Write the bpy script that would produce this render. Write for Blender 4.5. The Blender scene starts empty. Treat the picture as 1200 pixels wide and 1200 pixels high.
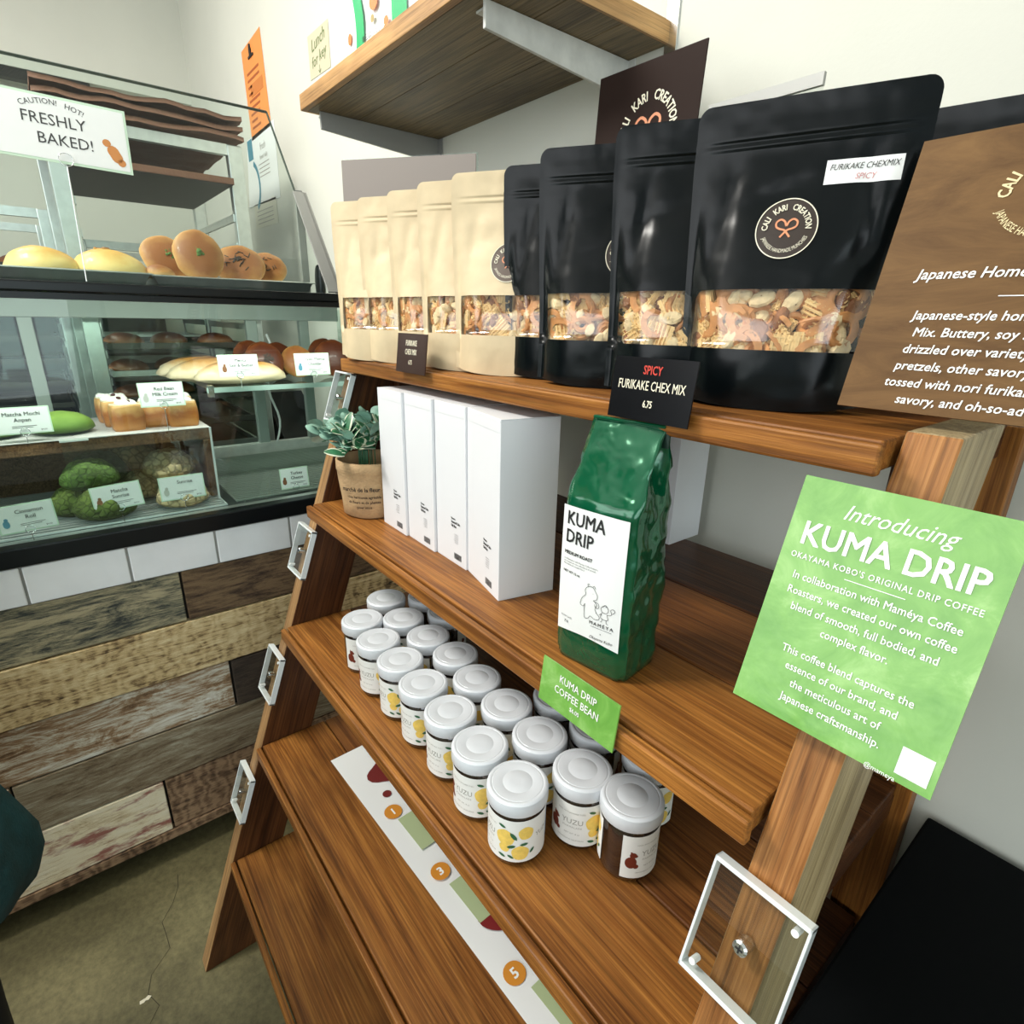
import bpy, math, random
from mathutils import Matrix, Vector, Euler, noise
R = math.radians
S = bpy.context.scene
C = bpy.context.collection
random.seed(7)
# ------------------------------------------------------------------ camera
EYE = 1.29                      # eye height above the floor; the camera stands at x = 0, y = 0
cam_d = bpy.data.cameras.new('camera'); cam = bpy.data.objects.new('camera', cam_d); C.objects.link(cam)
fw = Vector((-0.73499407, 0.596103, -0.32317939)); rt = Vector((0.6243243, 0.78089663, 0.02048449)); up = Vector((-0.26458057, 0.18671277, 0.94611599))
cam.matrix_world = Matrix(((rt.x, up.x, -fw.x, 0), (rt.y, up.y, -fw.y, 0), (rt.z, up.z, -fw.z, EYE), (0, 0, 0, 1)))
cam_d.sensor_width = 36; cam_d.lens = 36 * 662.56 / 1200; cam_d.clip_start = 0.02
S.camera = cam
# ------------------------------------------------------------------ world, lights, exposure
W = bpy.data.worlds.new('world'); S.world = W; W.use_nodes = True
bg = W.node_tree.nodes['Background']; bg.inputs[0].default_value = (0.80, 0.92, 1.0, 1); bg.inputs[1].default_value = .5
def area(name, loc, target, sx, sy, power, col):
    l = bpy.data.lights.new(name, 'AREA'); l.shape = 'RECTANGLE'; l.size = sx; l.size_y = sy; l.energy = power; l.color = col
    o = bpy.data.objects.new(name, l); C.objects.link(o); o.location = loc
    o.rotation_euler = (Vector(target) - Vector(loc)).to_track_quat('-Z', 'Y').to_euler(); return o
area('window_light', (-0.9, -2.9, 1.9), (-0.7, 0.5, 1.0), 3.4, 1.7, 56, (0.97, 0.98, 1.0))
area('window_light', (2.9, -1.1, 1.6), (-0.6, 0.3, 1.1), 2.9, 2.0, 52, (0.88, 0.95, 1.0))
area('ceiling_lamp_light', (-1.25, -0.80, 2.70), (-0.65, 0.25, 0.7), 0.55, 0.35, 38, (1.0, 0.965, 0.90))
area('ceiling_lamp_light', (-2.4, -0.6, 2.82), (-2.0, 0.0, 0), 1.2, 0.5, 22, (1.0, 0.97, 0.9))
vs = S.view_settings; vs.view_transform = 'Standard'; vs.look = 'None'; vs.exposure = 0.10; vs.gamma = 1; vs.use_curve_mapping = False
# ------------------------------------------------------------------ helpers
class MB:
    def __init__(s): s.v = []; s.f = []; s.m = []
    def add(s, vs, fs, M=None, mi=0):
        b = len(s.v)
        s.v += [tuple(M @ Vector(p)) if M else tuple(p) for p in vs]
        s.f += [tuple(b + i for i in f) for f in fs]; s.m += [mi] * len(fs); return s
    def box(s, a, b, M=None, mi=0):
        x0, y0, z0 = a; x1, y1, z1 = b
        return s.add([(x0,y0,z0),(x1,y0,z0),(x1,y1,z0),(x0,y1,z0),(x0,y0,z1),(x1,y0,z1),(x1,y1,z1),(x0,y1,z1)],
                     [(0,3,2,1),(4,5,6,7),(0,1,5,4),(1,2,6,5),(2,3,7,6),(3,0,4,7)], M, mi)
    def prism(s, poly, z0, z1, M=None, mi=0):
        n = len(poly); v = [(x, y, z0) for x, y in poly] + [(x, y, z1) for x, y in poly]
        f = [tuple(range(n - 1, -1, -1)), tuple(range(n, 2 * n))] + [(i, (i + 1) % n, n + (i + 1) % n, n + i) for i in range(n)]
        return s.add(v, f, M, mi)
    def lathe(s, prof, n=24, M=None, mi=0, cap=True):
        v = []; f = []
        for r, z in prof:
            for i in range(n):
                a = 2 * math.pi * i / n; v.append((r * math.cos(a), r * math.sin(a), z))
        for k in range(len(prof) - 1):
            for i in range(n): f.append((k*n+i, k*n+(i+1)%n, (k+1)*n+(i+1)%n, (k+1)*n+i))
        if cap:
            f.append(tuple(range(n - 1, -1, -1))); f.append(tuple((len(prof)-1)*n + i for i in range(n)))
        return s.add(v, f, M, mi)
    def tube(s, pts, r, n=6, M=None, mi=0, closed=False):
        P = [Vector(p) for p in pts]; v = []; f = []; L = len(P)
        for k, p in enumerate(P):
            if closed: t = P[(k+1) % L] - P[k-1]
            else: t = P[min(k+1, L-1)] - P[max(k-1, 0)]
            t.normalize(); a = Vector((0,0,1)) if abs(t.z) < .9 else Vector((1,0,0))
            u = t.cross(a).normalized(); w = t.cross(u)
            for i in range(n):
                q = 2 * math.pi * i / n; v.append(p + u * (r * math.cos(q)) + w * (r * math.sin(q)))
        for k in range(L if closed else L - 1):
            for i in range(n):
                a, b = k*n, ((k+1) % L)*n; f.append((a+i, a+(i+1)%n, b+(i+1)%n, b+i))
        if not closed: f.append(tuple(range(n-1,-1,-1))); f.append(tuple((L-1)*n+i for i in range(n)))
        return s.add(v, f, M, mi)
    def grid(s, fn, nu, nv, M=None, mi=0, cu=False):
        v = [fn(i / nu, j / nv) for j in range(nv + 1) for i in range(nu + (0 if cu else 1))]
        w = nu if cu else nu + 1
        f = [(j*w+i, j*w+(i+1)%w, (j+1)*w+(i+1)%w, (j+1)*w+i) for j in range(nv) for i in range(nu)]
        return s.add(v, f, M, mi)
    def disc(s, x, y, r, n=20, rings=3, z=0, fn=None, mi=0):
        v = [(x, y, z)]; f = []
        for k in range(1, rings + 1):
            for i in range(n):
                a = 2*math.pi*i/n; q = r * k / rings * (fn(a) if fn else 1); v.append((x + q*math.cos(a), y + q*math.sin(a), z))
        for i in range(n): f.append((0, 1+i, 1+(i+1)%n))
        for k in range(rings - 1):
            for i in range(n): f.append((1+k*n+i, 1+(k+1)*n+i, 1+(k+1)*n+(i+1)%n, 1+k*n+(i+1)%n))
        return s.add(v, f, None, mi)
    def map(s, fn): s.v = [tuple(fn(*p)) for p in s.v]; return s
    def mesh(s, name):
        me = bpy.data.meshes.new(name); me.from_pydata(s.v, [], s.f); return me
def obj(name, mb, mats, parent=None, loc=(0,0,0), rot=(0,0,0), smooth=False, bevel=0, M=None, kind=None, label=None):
    me = mb if isinstance(mb, bpy.types.Mesh) else mb.mesh(name)
    if not isinstance(mb, bpy.types.Mesh):
        for m in (mats if isinstance(mats, (list, tuple)) else [mats]): me.materials.append(m)
        if any(mb.m): me.polygons.foreach_set('material_index', mb.m)
        if smooth: me.polygons.foreach_set('use_smooth', [True] * len(me.polygons))
        if smooth == 'auto':
            try: me.set_sharp_from_angle(angle=R(35))
            except Exception: pass
    o = bpy.data.objects.new(name, me); C.objects.link(o)
    if M is not None: o.matrix_local = M
    else: o.location = loc; o.rotation_euler = rot
    if parent: o.parent = parent
    if M is not None: o.matrix_local = M
    if bevel:
        b = o.modifiers.new('bevel', 'BEVEL'); b.width = bevel; b.segments = 2; b.limit_method = 'ANGLE'
    if kind: o['kind'] = kind
    if label: o['label'] = label
    return o
def tag(o, label, cat, group=None):
    o['label'] = label; o['category'] = cat
    if group: o['group'] = group
    return o
def thing(name, label, cat, loc=(0,0,0), rz=0, group=None, M=None):
    o = bpy.data.objects.new(name, None); C.objects.link(o); o.empty_display_size = .02
    if M is not None: o.matrix_world = M
    else: o.location = loc; o.rotation_euler = (0, 0, rz)
    return tag(o, label, cat, group)
def copy_tree(o, loc, rz, label, group=None):
    r = o.copy(); C.objects.link(r); r.location = loc; r.rotation_euler = (0, 0, rz); r['label'] = label
    if group: r['group'] = group
    for ch in list(o.children):
        c = ch.copy(); C.objects.link(c); c.parent = r
        for g in list(ch.children):
            d = g.copy(); C.objects.link(d); d.parent = c
    return r
def frame(org, right, upv):
    x = Vector(right).normalized(); y = Vector(upv); y = (y - x * y.dot(x)).normalized(); z = x.cross(y)
    return Matrix(((x.x,y.x,z.x,org[0]),(x.y,y.y,z.y,org[1]),(x.z,y.z,z.z,org[2]),(0,0,0,1)))
def Tr(*a): return Matrix.Translation(a)
def Rz(a): return Matrix.Rotation(a, 4, 'Z')
def Rx(a): return Matrix.Rotation(a, 4, 'X')
def Ry(a): return Matrix.Rotation(a, 4, 'Y')
# ---- text as flat geometry
def txt(mb, s, x=0, y=0, size=.01, align='CENTER', bold=0, xs=1, shear=0, rot=0, arc=None, z=0, res=2, mi=0, track=1):
    cu = bpy.data.curves.new('t', 'FONT'); cu.body = s; cu.size = size; cu.align_x = align; cu.resolution_u = res
    cu.shear = shear; cu.space_character = track
    o = bpy.data.objects.new('t', cu); me = bpy.data.meshes.new_from_object(o)
    V = [v.co.copy() for v in me.vertices]; F = [tuple(p.vertices) for p in me.polygons]
    bpy.data.objects.remove(o); bpy.data.meshes.remove(me); bpy.data.curves.remove(cu)
    ca, sa = math.cos(rot), math.sin(rot); out = []
    for v in V:
        px, py = v.x * xs, v.y
        if arc:                      # arc = (radius, +1 top / -1 bottom)
            r, sg = arc
            a = px / r; q = (r + py) if sg > 0 else (r - py)
            px, py = q * math.sin(a), sg * q * math.cos(a)
        out.append((x + px*ca - py*sa, y + px*sa + py*ca, z))
    if bold:
        d = bold * size * .8
        for kz, (ax, ay) in enumerate(((-d, -d), (d, -d), (-d, d), (d, d))): mb.add([(px + ax, py + ay, pz + kz * .00006) for px, py, pz in out], F, None, mi)
    else: mb.add(out, F, None, mi)
    return mb
# ---- materials
def nt(name):
    m = bpy.data.materials.new(name); m.use_nodes = True; t = m.node_tree; return m, t, t.nodes['Principled BSDF']
def N(t, k, **kw):
    n = t.nodes.new(k)
    for a, b in kw.items():
        if a.startswith('i_'): n.inputs[int(a[2:])].default_value = b
        else: setattr(n, a, b)
    return n
def ramp(t, fac, stops):
    r = t.nodes.new('ShaderNodeValToRGB'); e = r.color_ramp.elements
    while len(e) < len(stops): e.new(.5)
    for k, (p, c) in enumerate(stops): e[k].position = p; e[k].color = (*c, 1)
    t.links.new(fac, r.inputs[0]); return r.outputs[0]
def coords(t, scale=(1,1,1), rnd=True, src='Object', rot=(0,0,0)):
    c = N(t, 'ShaderNodeTexCoord'); mp = N(t, 'ShaderNodeMapping'); mp.inputs[3].default_value = scale; mp.inputs[2].default_value = rot
    t.links.new(c.outputs[src], mp.inputs[0])
    if rnd:
        i = N(t, 'ShaderNodeObjectInfo'); m = N(t, 'ShaderNodeMath', operation='MULTIPLY'); m.inputs[1].default_value = 37.0
        t.links.new(i.outputs['Random'], m.inputs[0]); t.links.new(m.outputs[0], mp.inputs[1])
    return mp.outputs[0]
def noise_n(t, vec, scale, detail=4, rough=.55, dist=0):
    n = N(t, 'ShaderNodeTexNoise'); n.inputs['Scale'].default_value = scale; n.inputs['Detail'].default_value = detail
    n.inputs['Roughness'].default_value = rough; n.inputs['Distortion'].default_value = dist; t.links.new(vec, n.inputs['Vector']); return n.outputs['Fac']
def bump(t, b, fac, strength=.3, dist=.002):
    n = N(t, 'ShaderNodeBump'); n.inputs['Strength'].default_value = strength; n.inputs['Distance'].default_value = dist
    t.links.new(fac, n.inputs['Height']); t.links.new(n.outputs[0], b.inputs['Normal'])
def mix(t, f, a, b, blend='MIX'):
    n = N(t, 'ShaderNodeMix', data_type='RGBA', blend_type=blend)
    for k, v in ((0, f), (6, a), (7, b)):
        if isinstance(v, bpy.types.NodeSocket): t.links.new(v, n.inputs[k])
        else: n.inputs[k].default_value = v if k == 0 else (*v, 1)
    return n.outputs[2]
def M_(name, col, rough=.5, metal=0, spec=.5, coat=0, var=0, vscale=8, bmp=0, bscale=60, bdist=.001, emit=0, sub=0):
    m, t, b = nt(name); b.inputs['Base Color'].default_value = (*col, 1); b.inputs['Roughness'].default_value = rough
    b.inputs['Metallic'].default_value = metal; b.inputs['Specular IOR Level'].default_value = spec; b.inputs['Coat Weight'].default_value = coat
    if coat: b.inputs['Coat Roughness'].default_value = .12
    if sub: b.inputs['Subsurface Weight'].default_value = sub; b.inputs['Subsurface Scale'].default_value = .01
    if var or bmp:
        v = coords(t)
    if var:
        f = noise_n(t, v, vscale); c = ramp(t, f, [(.3, tuple(x * (1 - var) for x in col)), (.7, tuple(min(1, x * (1 + var)) for x in col))])
        t.links.new(c, b.inputs['Base Color'])
    if bmp: bump(t, b, noise_n(t, v, bscale, 3), bmp, bdist)
    if emit: b.inputs['Emission Color'].default_value = (*col, 1); b.inputs['Emission Strength'].default_value = emit
    return m
def wood(name, dark, mid, light, ring=9, rough=.45, fine=1.0, gx=1.0, bstr=.35):
    m, t, b = nt(name); v = coords(t, (gx, 1, 1))
    # long grain: everything is stretched along local x
    mp = N(t, 'ShaderNodeMapping'); mp.inputs[3].default_value = (.35, 6, 6); t.links.new(v, mp.inputs[0])
    big = noise_n(t, mp.outputs[0], 2.2, 3, .5, .6)
    w = N(t, 'ShaderNodeMath', operation='MULTIPLY'); w.inputs[1].default_value = ring; t.links.new(big, w.inputs[0])
    fr = N(t, 'ShaderNodeMath', operation='PINGPONG'); fr.inputs[1].default_value = .5; t.links.new(w.outputs[0], fr.inputs[0])
    mp2 = N(t, 'ShaderNodeMapping'); mp2.inputs[3].default_value = (3.5, 190, 190); t.links.new(v, mp2.inputs[0])
    fi = noise_n(t, mp2.outputs[0], 1.6, 5, .7)
    mp3 = N(t, 'ShaderNodeMapping'); mp3.inputs[3].default_value = (2.5, 7, 7); t.links.new(v, mp3.inputs[0])
    bl = noise_n(t, mp3.outputs[0], 1.5, 3, .6)
    c1 = ramp(t, fr.outputs[0], [(.0, tuple(x*.55+y*.45 for x, y in zip(dark, mid))), (.12, mid), (.5, light)])
    c2 = ramp(t, fi, [(.36, tuple(x * .30 for x in mid)), (.5, mid), (.64, light)])
    c = mix(t, .62 * fine, c1, c2)
    c3 = ramp(t, bl, [(.30, (.50, .42, .36)), (.46, (.95, .9, .84)), (.66, (1.32, 1.26, 1.12))])
    c = mix(t, .8, c, c3, 'MULTIPLY')
    t.links.new(c, b.inputs['Base Color']); b.inputs['Roughness'].default_value = rough; b.inputs['Specular IOR Level'].default_value = .28
    s = N(t, 'ShaderNodeMath', operation='ADD'); t.links.new(fi, s.inputs[0]); t.links.new(fr.outputs[0], s.inputs[1])
    bump(t, b, s.outputs[0], bstr, .0012); return m
def plank(name, stops, saw=0, pscale=1.0, stain=None, rough=.8, streak=1.0):
    m, t, b = nt(name); v = coords(t)
    mp = N(t, 'ShaderNodeMapping'); mp.inputs[3].default_value = (4.5, 17, 17); t.links.new(v, mp.inputs[0])
    a = noise_n(t, mp.outputs[0], 1.5 * pscale, 8, .80, .8)
    mp2 = N(t, 'ShaderNodeMapping'); mp2.inputs[3].default_value = (14, 150, 150); t.links.new(v, mp2.inputs[0])
    fi = noise_n(t, mp2.outputs[0], 1.3, 4, .7)
    ad = N(t, 'ShaderNodeMath', operation='MULTIPLY_ADD'); ad.inputs[1].default_value = .45 * streak; t.links.new(fi, ad.inputs[0])
    sc = N(t, 'ShaderNodeMath', operation='MULTIPLY'); sc.inputs[1].default_value = .72; t.links.new(a, sc.inputs[0]); t.links.new(sc.outputs[0], ad.inputs[2])
    h = ad.outputs[0]
    if saw:
        wv = N(t, 'ShaderNodeTexWave'); wv.inputs['Scale'].default_value = 15; wv.inputs['Distortion'].default_value = 9; wv.inputs['Detail'].default_value = 3
        wv.inputs['Detail Scale'].default_value = 2
        mp4 = N(t, 'ShaderNodeMapping'); mp4.inputs[2].default_value = (0, 0, .45); t.links.new(v, mp4.inputs[0]); t.links.new(mp4.outputs[0], wv.inputs[0])
        q = N(t, 'ShaderNodeMath', operation='MULTIPLY_ADD'); q.inputs[1].default_value = saw; t.links.new(wv.outputs['Fac'], q.inputs[0])
        q2 = N(t, 'ShaderNodeMath', operation='SUBTRACT'); q2.inputs[1].default_value = saw * .5; t.links.new(h, q2.inputs[0]); t.links.new(q2.outputs[0], q.inputs[2]); h = q.outputs[0]
    c = ramp(t, h, stops)
    if stain:
        pv = N(t, 'ShaderNodeMapping'); pv.inputs[3].default_value = (5, 16, 16); t.links.new(v, pv.inputs[0])
        sf = ramp(t, noise_n(t, pv.outputs[0], 1.2, 5, .7), [(.50, (0,0,0)), (.60, (.85,.85,.85))])
        c = mix(t, sf, c, stain)
    t.links.new(c, b.inputs['Base Color']); b.inputs['Roughness'].default_value = rough
    bump(t, b, h, .8, .004); return m
def glass(name, tint=(.93,.98,.96), ior=1.45, rough=0.0, base=0.0):
    m, t, b = nt(name); t.nodes.remove(b); out = t.nodes['Material Output']
    tr = N(t, 'ShaderNodeBsdfTransparent'); tr.inputs[0].default_value = (*tint, 1)
    gl = N(t, 'ShaderNodeBsdfGlossy'); gl.inputs['Roughness'].default_value = rough
    fr = N(t, 'ShaderNodeFresnel'); fr.inputs[0].default_value = ior
    ms = N(t, 'ShaderNodeMixShader')
    ge = N(t, 'ShaderNodeNewGeometry'); inv = N(t, 'ShaderNodeMath', operation='SUBTRACT'); inv.inputs[0].default_value = 1; t.links.new(ge.outputs['Backfacing'], inv.inputs[1])
    mm = N(t, 'ShaderNodeMath', operation='MAXIMUM'); mm.inputs[1].default_value = base; t.links.new(fr.outputs[0], mm.inputs[0])
    mu = N(t, 'ShaderNodeMath', operation='MULTIPLY'); t.links.new(mm.outputs[0], mu.inputs[0]); t.links.new(inv.outputs[0], mu.inputs[1]); t.links.new(mu.outputs[0], ms.inputs[0])
    t.links.new(tr.outputs[0], ms.inputs[1]); t.links.new(gl.outputs[0], ms.inputs[2]); t.links.new(ms.outputs[0], out.inputs[0]); return m

wall_m = M_('wall_paint', (.66,.66,.58), .75, var=.03, vscale=3, bmp=.25, bscale=180, bdist=.0008)
ceil_m = M_('ceiling_paint', (.75,.75,.72), .8)
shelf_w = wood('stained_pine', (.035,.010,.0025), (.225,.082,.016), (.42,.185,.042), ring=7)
shelf_d = wood('dark_stained_shaded_pine', (.012,.004,.002), (.06,.020,.006), (.12,.045,.014))  # rearmost boards: darker wood, with the shade under the tiers put into the colour
rail_w = wood('rail_pine', (.07,.024,.006), (.27,.11,.03), (.44,.215,.075), ring=14)
side_w = wood('raw_edge_pine', (.14,.10,.05), (.30,.23,.13), (.42,.34,.21), ring=8)
shelf_m = wood('mid_stained_shaded_pine', (.022,.007,.002), (.135,.046,.011), (.27,.11,.028), ring=8)  # second boards: partly their own darker tone, partly painted-in shade
tan_w = wood('tan_rail_front', (.12,.06,.025), (.30,.17,.075), (.46,.29,.14), ring=8)
oak_w = wood('light_oak', (.30,.16,.06), (.52,.30,.12), (.64,.40,.18), ring=7, bstr=.15)
oak_d = wood('weathered_oak', (.035,.025,.012), (.15,.11,.055), (.24,.18,.10), ring=12)
crate_w = wood('rustic_crate_wood', (.03,.014,.008), (.12,.06,.03), (.22,.13,.07), ring=9)
tile_m = M_('white_tile', (.90,.93,.94), .12, coat=.5, var=.03, vscale=20, bmp=.12, bscale=25)
grout_m = M_('grey_grout', (.30,.30,.28), .9)
black_m = M_('black_trim', (.003,.005,.006), .3, spec=.35)
alu_m = M_('brushed_aluminium', (.62,.64,.62), .32, metal=.9, var=.08, vscale=40)
steel_m = M_('bright_steel', (.75,.77,.77), .22, metal=1)
wire_m = M_('chrome_wire', (.7,.72,.72), .25, metal=.9)
greyp_m = M_('grey_painted_metal', (.33,.33,.31), .45, metal=.3)
whitep_m = M_('white_painted_metal', (.62,.62,.58), .5, var=.12, vscale=30)
caseglass = glass('case_glass', (.90,.97,.94), 1.5, base=.05)
clearglass = glass('clear_glass', (.94,.985,.965), 1.45)
acr_m = glass('clear_acrylic', (.93,.95,.94), 1.5, base=.10)
acr_e = M_('acrylic_polished_edge', (.80,.84,.84), .15, coat=.6)
paper_m = M_('white_paper', (.85,.86,.84), .55, bmp=.05, bscale=30)
ink_m = M_('black_ink', (.012,.012,.012), .6)
white_ink = M_('white_ink', (.92,.92,.88), .5)
gold_ink = M_('pale_gold_ink', (.80,.66,.36), .5)
red_ink = M_('red_ink', (.60,.05,.03), .5)
# ================================================================== THE SETTING
WY = 0.82                     # the plane of the right-hand wall
def Zc(z): return z + EYE
def struct(name, mb, m, **k):
    o = obj(name, mb, m, **k); o['kind'] = 'structure'; return o
def concrete():
    m, t, b = nt('stained_concrete'); v = coords(t, rnd=False)
    a = noise_n(t, v, 2.2, 6, .65, .6); f = noise_n(t, v, 70, 4, .7)
    c = ramp(t, a, [(.28, (.042,.037,.013)), (.5, (.125,.108,.048)), (.72, (.22,.19,.09))])
    c2 = ramp(t, f, [(.3, (.55,.55,.5)), (.7, (1.25,1.25,1.2))])
    t.links.new(mix(t, .8, c, c2, 'MULTIPLY'), b.inputs['Base Color']); b.inputs['Roughness'].default_value = .55
    bump(t, b, f, .35, .002); return m
struct('floor', MB().box((-4.2,-3.2,-.05), (3.2,WY+.1,0)), concrete())
ck = MB(); P = []
for k in range(26):
    P.append((-1.28 + k*.036, .02 - k*.012 + .012*math.sin(k*1.7) + .006*math.sin(k*4.1)))
for (x0,y0),(x1,y1) in zip(P, P[1:]): ck.add([(x0,y0-.0007,.0006),(x1,y1-.0007,.0006),(x1,y1+.0007,.0006),(x0,y0+.0007,.0006)], [(0,1,2,3)])
fo = bpy.data.objects['floor']; obj('crack', ck, M_('crack_dark', (.045,.038,.02), .9), fo)
obj('paint_fleck', MB().disc(0, 0, .011, 9, 1, fn=lambda a: .6+.4*math.sin(2*a)), M_('cream_fleck', (.7,.65,.5), .8), fo, loc=(-1.02,-.08,.0008), rot=(0,0,.9))
struct('wall_right', MB().box((-4.0,WY,0), (3.1,WY+.1,3.0)), wall_m)
struct('wall_far', MB().box((-4.0,-3.1,0), (-3.9,WY,3.0)), wall_m)
struct('soffit_far', MB().box((-3.9,-3.1,Zc(.985)), (-3.64,WY,3.0)), wall_m)
struct('ceiling', MB().box((-4.0,-3.1,2.95), (3.1,WY+.1,3.05)), ceil_m)
v = MB()
v.box((-3.70,-2.0,Zc(.944)), (-3.645,.40,Zc(.9845)))
for k in range(9): v.box((-3.645,-2.0,Zc(.946)+k*.0043), (-3.638,.40,Zc(.948)+k*.0043))
struct('trim_1', v, M_('dark_vent_metal', (.03,.032,.028), .5))
# storefront walls with window openings, behind and to the left of the camera
def window_wall(name, axis, at, a0, a1, w0, w1, z0, z1, t=.12):
    mb = MB()
    def bx(p0, p1, q0, q1):
        if axis == 'y': mb.box((p0, at, q0), (p1, at + t, q1))
        else: mb.box((at, p0, q0), (at + t, p1, q1))
    bx(a0, w0, 0, 2.95); bx(w1, a1, 0, 2.95); bx(w0, w1, 0, z0); bx(w0, w1, z1, 2.95)
    return struct(name, mb, wall_m)
wl = window_wall('wall_left', 'y', -3.12, -4.0, 3.1, -3.3, 2.2, .7, 2.75)
wf = window_wall('wall_front', 'x', 3.0, -3.1, WY, -2.8, .45, .25, 2.7)
dark_al = M_('dark_window_frame', (.06,.065,.065), .4, metal=.5)
for nm, axis, at, lo, hi, z0, z1, n in (('window_1','y',-3.08,-3.3,2.2,.7,2.75,5), ('window_2','x',3.04,-2.8,.45,.25,2.7,3)):
    mb = MB(); gl = MB()
    def bx(t_, p0, p1, q0, q1, d=.05):
        if axis == 'y': t_.box((p0, at-d/2, q0), (p1, at+d/2, q1))
        else: t_.box((at-d/2, p0, q0), (at+d/2, p1, q1))
    for k in range(n + 1):
        c = lo + (hi - lo) * k / n; bx(mb, c-.03, c+.03, z0, z1)
    bx(mb, lo, hi, z0, z0+.06); bx(mb, lo, hi, z1-.06, z1)
    w = struct(nm, mb, dark_al)
    for k in range(n):
        g = MB(); a = lo + (hi-lo)*k/n + .03; b = lo + (hi-lo)*(k+1)/n - .03; bx(g, a, b, z0+.06, z1-.06, .006); obj('window_pane', g, clearglass, w)

# ================================================================== LADDER SHELF
LX, RX = -1.0, -0.133
SZ = [-.071, -.331, -.564, -.803, -1.045]; SY = [.413, .327, .256, .183, .105]
lad = thing('ladder_shelf', 'brown stained wooden step shelf with five tiers carrying the bags, boxes and jars', 'shelf', (-.565, .45, 0))
LO = Vector((-.565, .45, 0))
def lobj(name, mb, m, org, rot=(0,0,0), parent=lad, off=LO, **k):
    """mb is in world coordinates; the object's origin goes to org (world), its local x follows the grain"""
    M = Tr(*org) @ Euler(rot).to_matrix().to_4x4(); Mi = M.inverted()
    mb.map(lambda x, y, z: Mi @ Vector((x, y, z)))
    return obj(name, mb, m, parent, M=Tr(*(-off)) @ M, **k)
for i in range(5):
    z1 = Zc(SZ[i]); z0 = z1 - .022; yf = SY[i]; back = .765
    m = shelf_w
    lobj('front_strip', MB().box((LX-.001,yf-.002,z0-.001),(RX+.003,yf+.0075,z1-.0012)), m, (LX+.1+.3*i,yf,z1), bevel=.0022)
    edges = [yf + .0095, yf + .135]
    while edges[-1] < back - .05: edges.append(min(back, edges[-1] + .148))
    for k in range(len(edges) - 1):
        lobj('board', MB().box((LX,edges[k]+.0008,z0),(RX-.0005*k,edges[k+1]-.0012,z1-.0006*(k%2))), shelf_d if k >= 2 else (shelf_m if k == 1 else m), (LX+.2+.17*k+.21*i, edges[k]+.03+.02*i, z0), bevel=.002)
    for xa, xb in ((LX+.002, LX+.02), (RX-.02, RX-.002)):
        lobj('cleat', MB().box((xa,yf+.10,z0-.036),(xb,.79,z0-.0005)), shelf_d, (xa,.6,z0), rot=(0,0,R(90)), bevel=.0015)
def rail_y(z): return .355 + (z + .33) * .345         # front edge of the rails; z measured from eye level
for nm, xa, xb, top in (('rail', LX-.034, LX-.0005, -.0965), ('rail', RX+.004, RX+.037, -.066)):
    zt, zb = top, -EYE; mb = MB()
    poly = [(rail_y(zb), 0), (rail_y(zb)+.10, 0), (rail_y(zt)+.10, Zc(zt)), (rail_y(zt), Zc(zt))]
    v = [(x, y, z) for x in (xa, xb) for y, z in poly]
    mb.add(v, [(0,1,2,3), (7,6,5,4), (0,4,5,1), (1,5,6,2), (2,6,7,3), (3,7,4,0)])
    mb.m = [1, 1, 0, 1, 1, 0]
    lobj(nm, mb, [rail_w if xa > -.5 else tan_w, side_w if nm == 'rail' and xa > -.5 else shelf_d], (xa+.013, .2, .6), rot=(0, -math.atan2(1, .345), R(90)), bevel=.002)
for xa, xb in ((LX-.02, LX+.035), (RX-.04, RX+.015)):
    lobj('rear_post', MB().box((xa,.772,0),(xb,.806,Zc(-.095))), shelf_w, (xa+.02,.78,.5), rot=(0,R(-90),0), bevel=.002)

# ---- clear acrylic sign holders screwed to the rails, and the printed signs
def holder(xc, z, label, right=False):
    w, h, th = (.072, .094, .010)
    y = rail_y(z) - .003
    M = frame((xc, y, Zc(z)), (1,0,0), (0,.345,1))
    t = thing('acrylic_sign_holder', label, 'sign holder', M=M, group='empty clear acrylic sign holders screwed to the shelf rails')
    obj('acrylic_block', MB().box((-w/2+.0015,-h/2+.0015,0), (w/2-.0015,h/2-.0015,th)), acr_m, t)
    e = MB()
    for a, b in (((-w/2,-h/2,0),(w/2,-h/2+.0035,th+.0004)), ((-w/2,h/2-.0035,0),(w/2,h/2,th+.0004)), ((-w/2,-h/2,0),(-w/2+.002,h/2,th+.0004)), ((w/2-.002,-h/2,0),(w/2,h/2,th+.0004))): e.box(a, b)
    obj('polished_edge', e, acr_e, t, bevel=.0006)
    s = MB().lathe([(.001,.0),(.0055,.0),(.0055,.0112),(.004,.0125),(.0015,.0125)], 16)
    sc = obj('screw', s, steel_m, t, smooth=False)
    x = MB().box((-.0028,-.0006,.0126),(.0028,.0006,.0129)).box((-.0006,-.0028,.0126),(.0006,.0028,.0129)); obj('screw_slot', x, ink_m, sc)
    for sx, sy in ((-1,-1),(1,1)):
        obj('magnet', MB().lathe([(.0026,.0005),(.0026,.0095)], 12), paper_m, t, loc=(sx*(w/2-.009), sy*(h/2-.010), .0008))
    return t
RXC = RX + .0205; LXC = LX - .017
holder(RXC, -.425, 'large clear acrylic holder in front of the right leg, below the green sign')
holder(LXC, -.145, 'clear acrylic holder on the left rail half hidden by the plant leaves')
holder(LXC, -.425, 'clear acrylic holder on the left rail beside the white tiles')
holder(LXC, -.665, 'clear acrylic holder on the left rail just under the jar shelf')
holder(LXC, -.905, 'lowest clear acrylic holder on the left rail')

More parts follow.
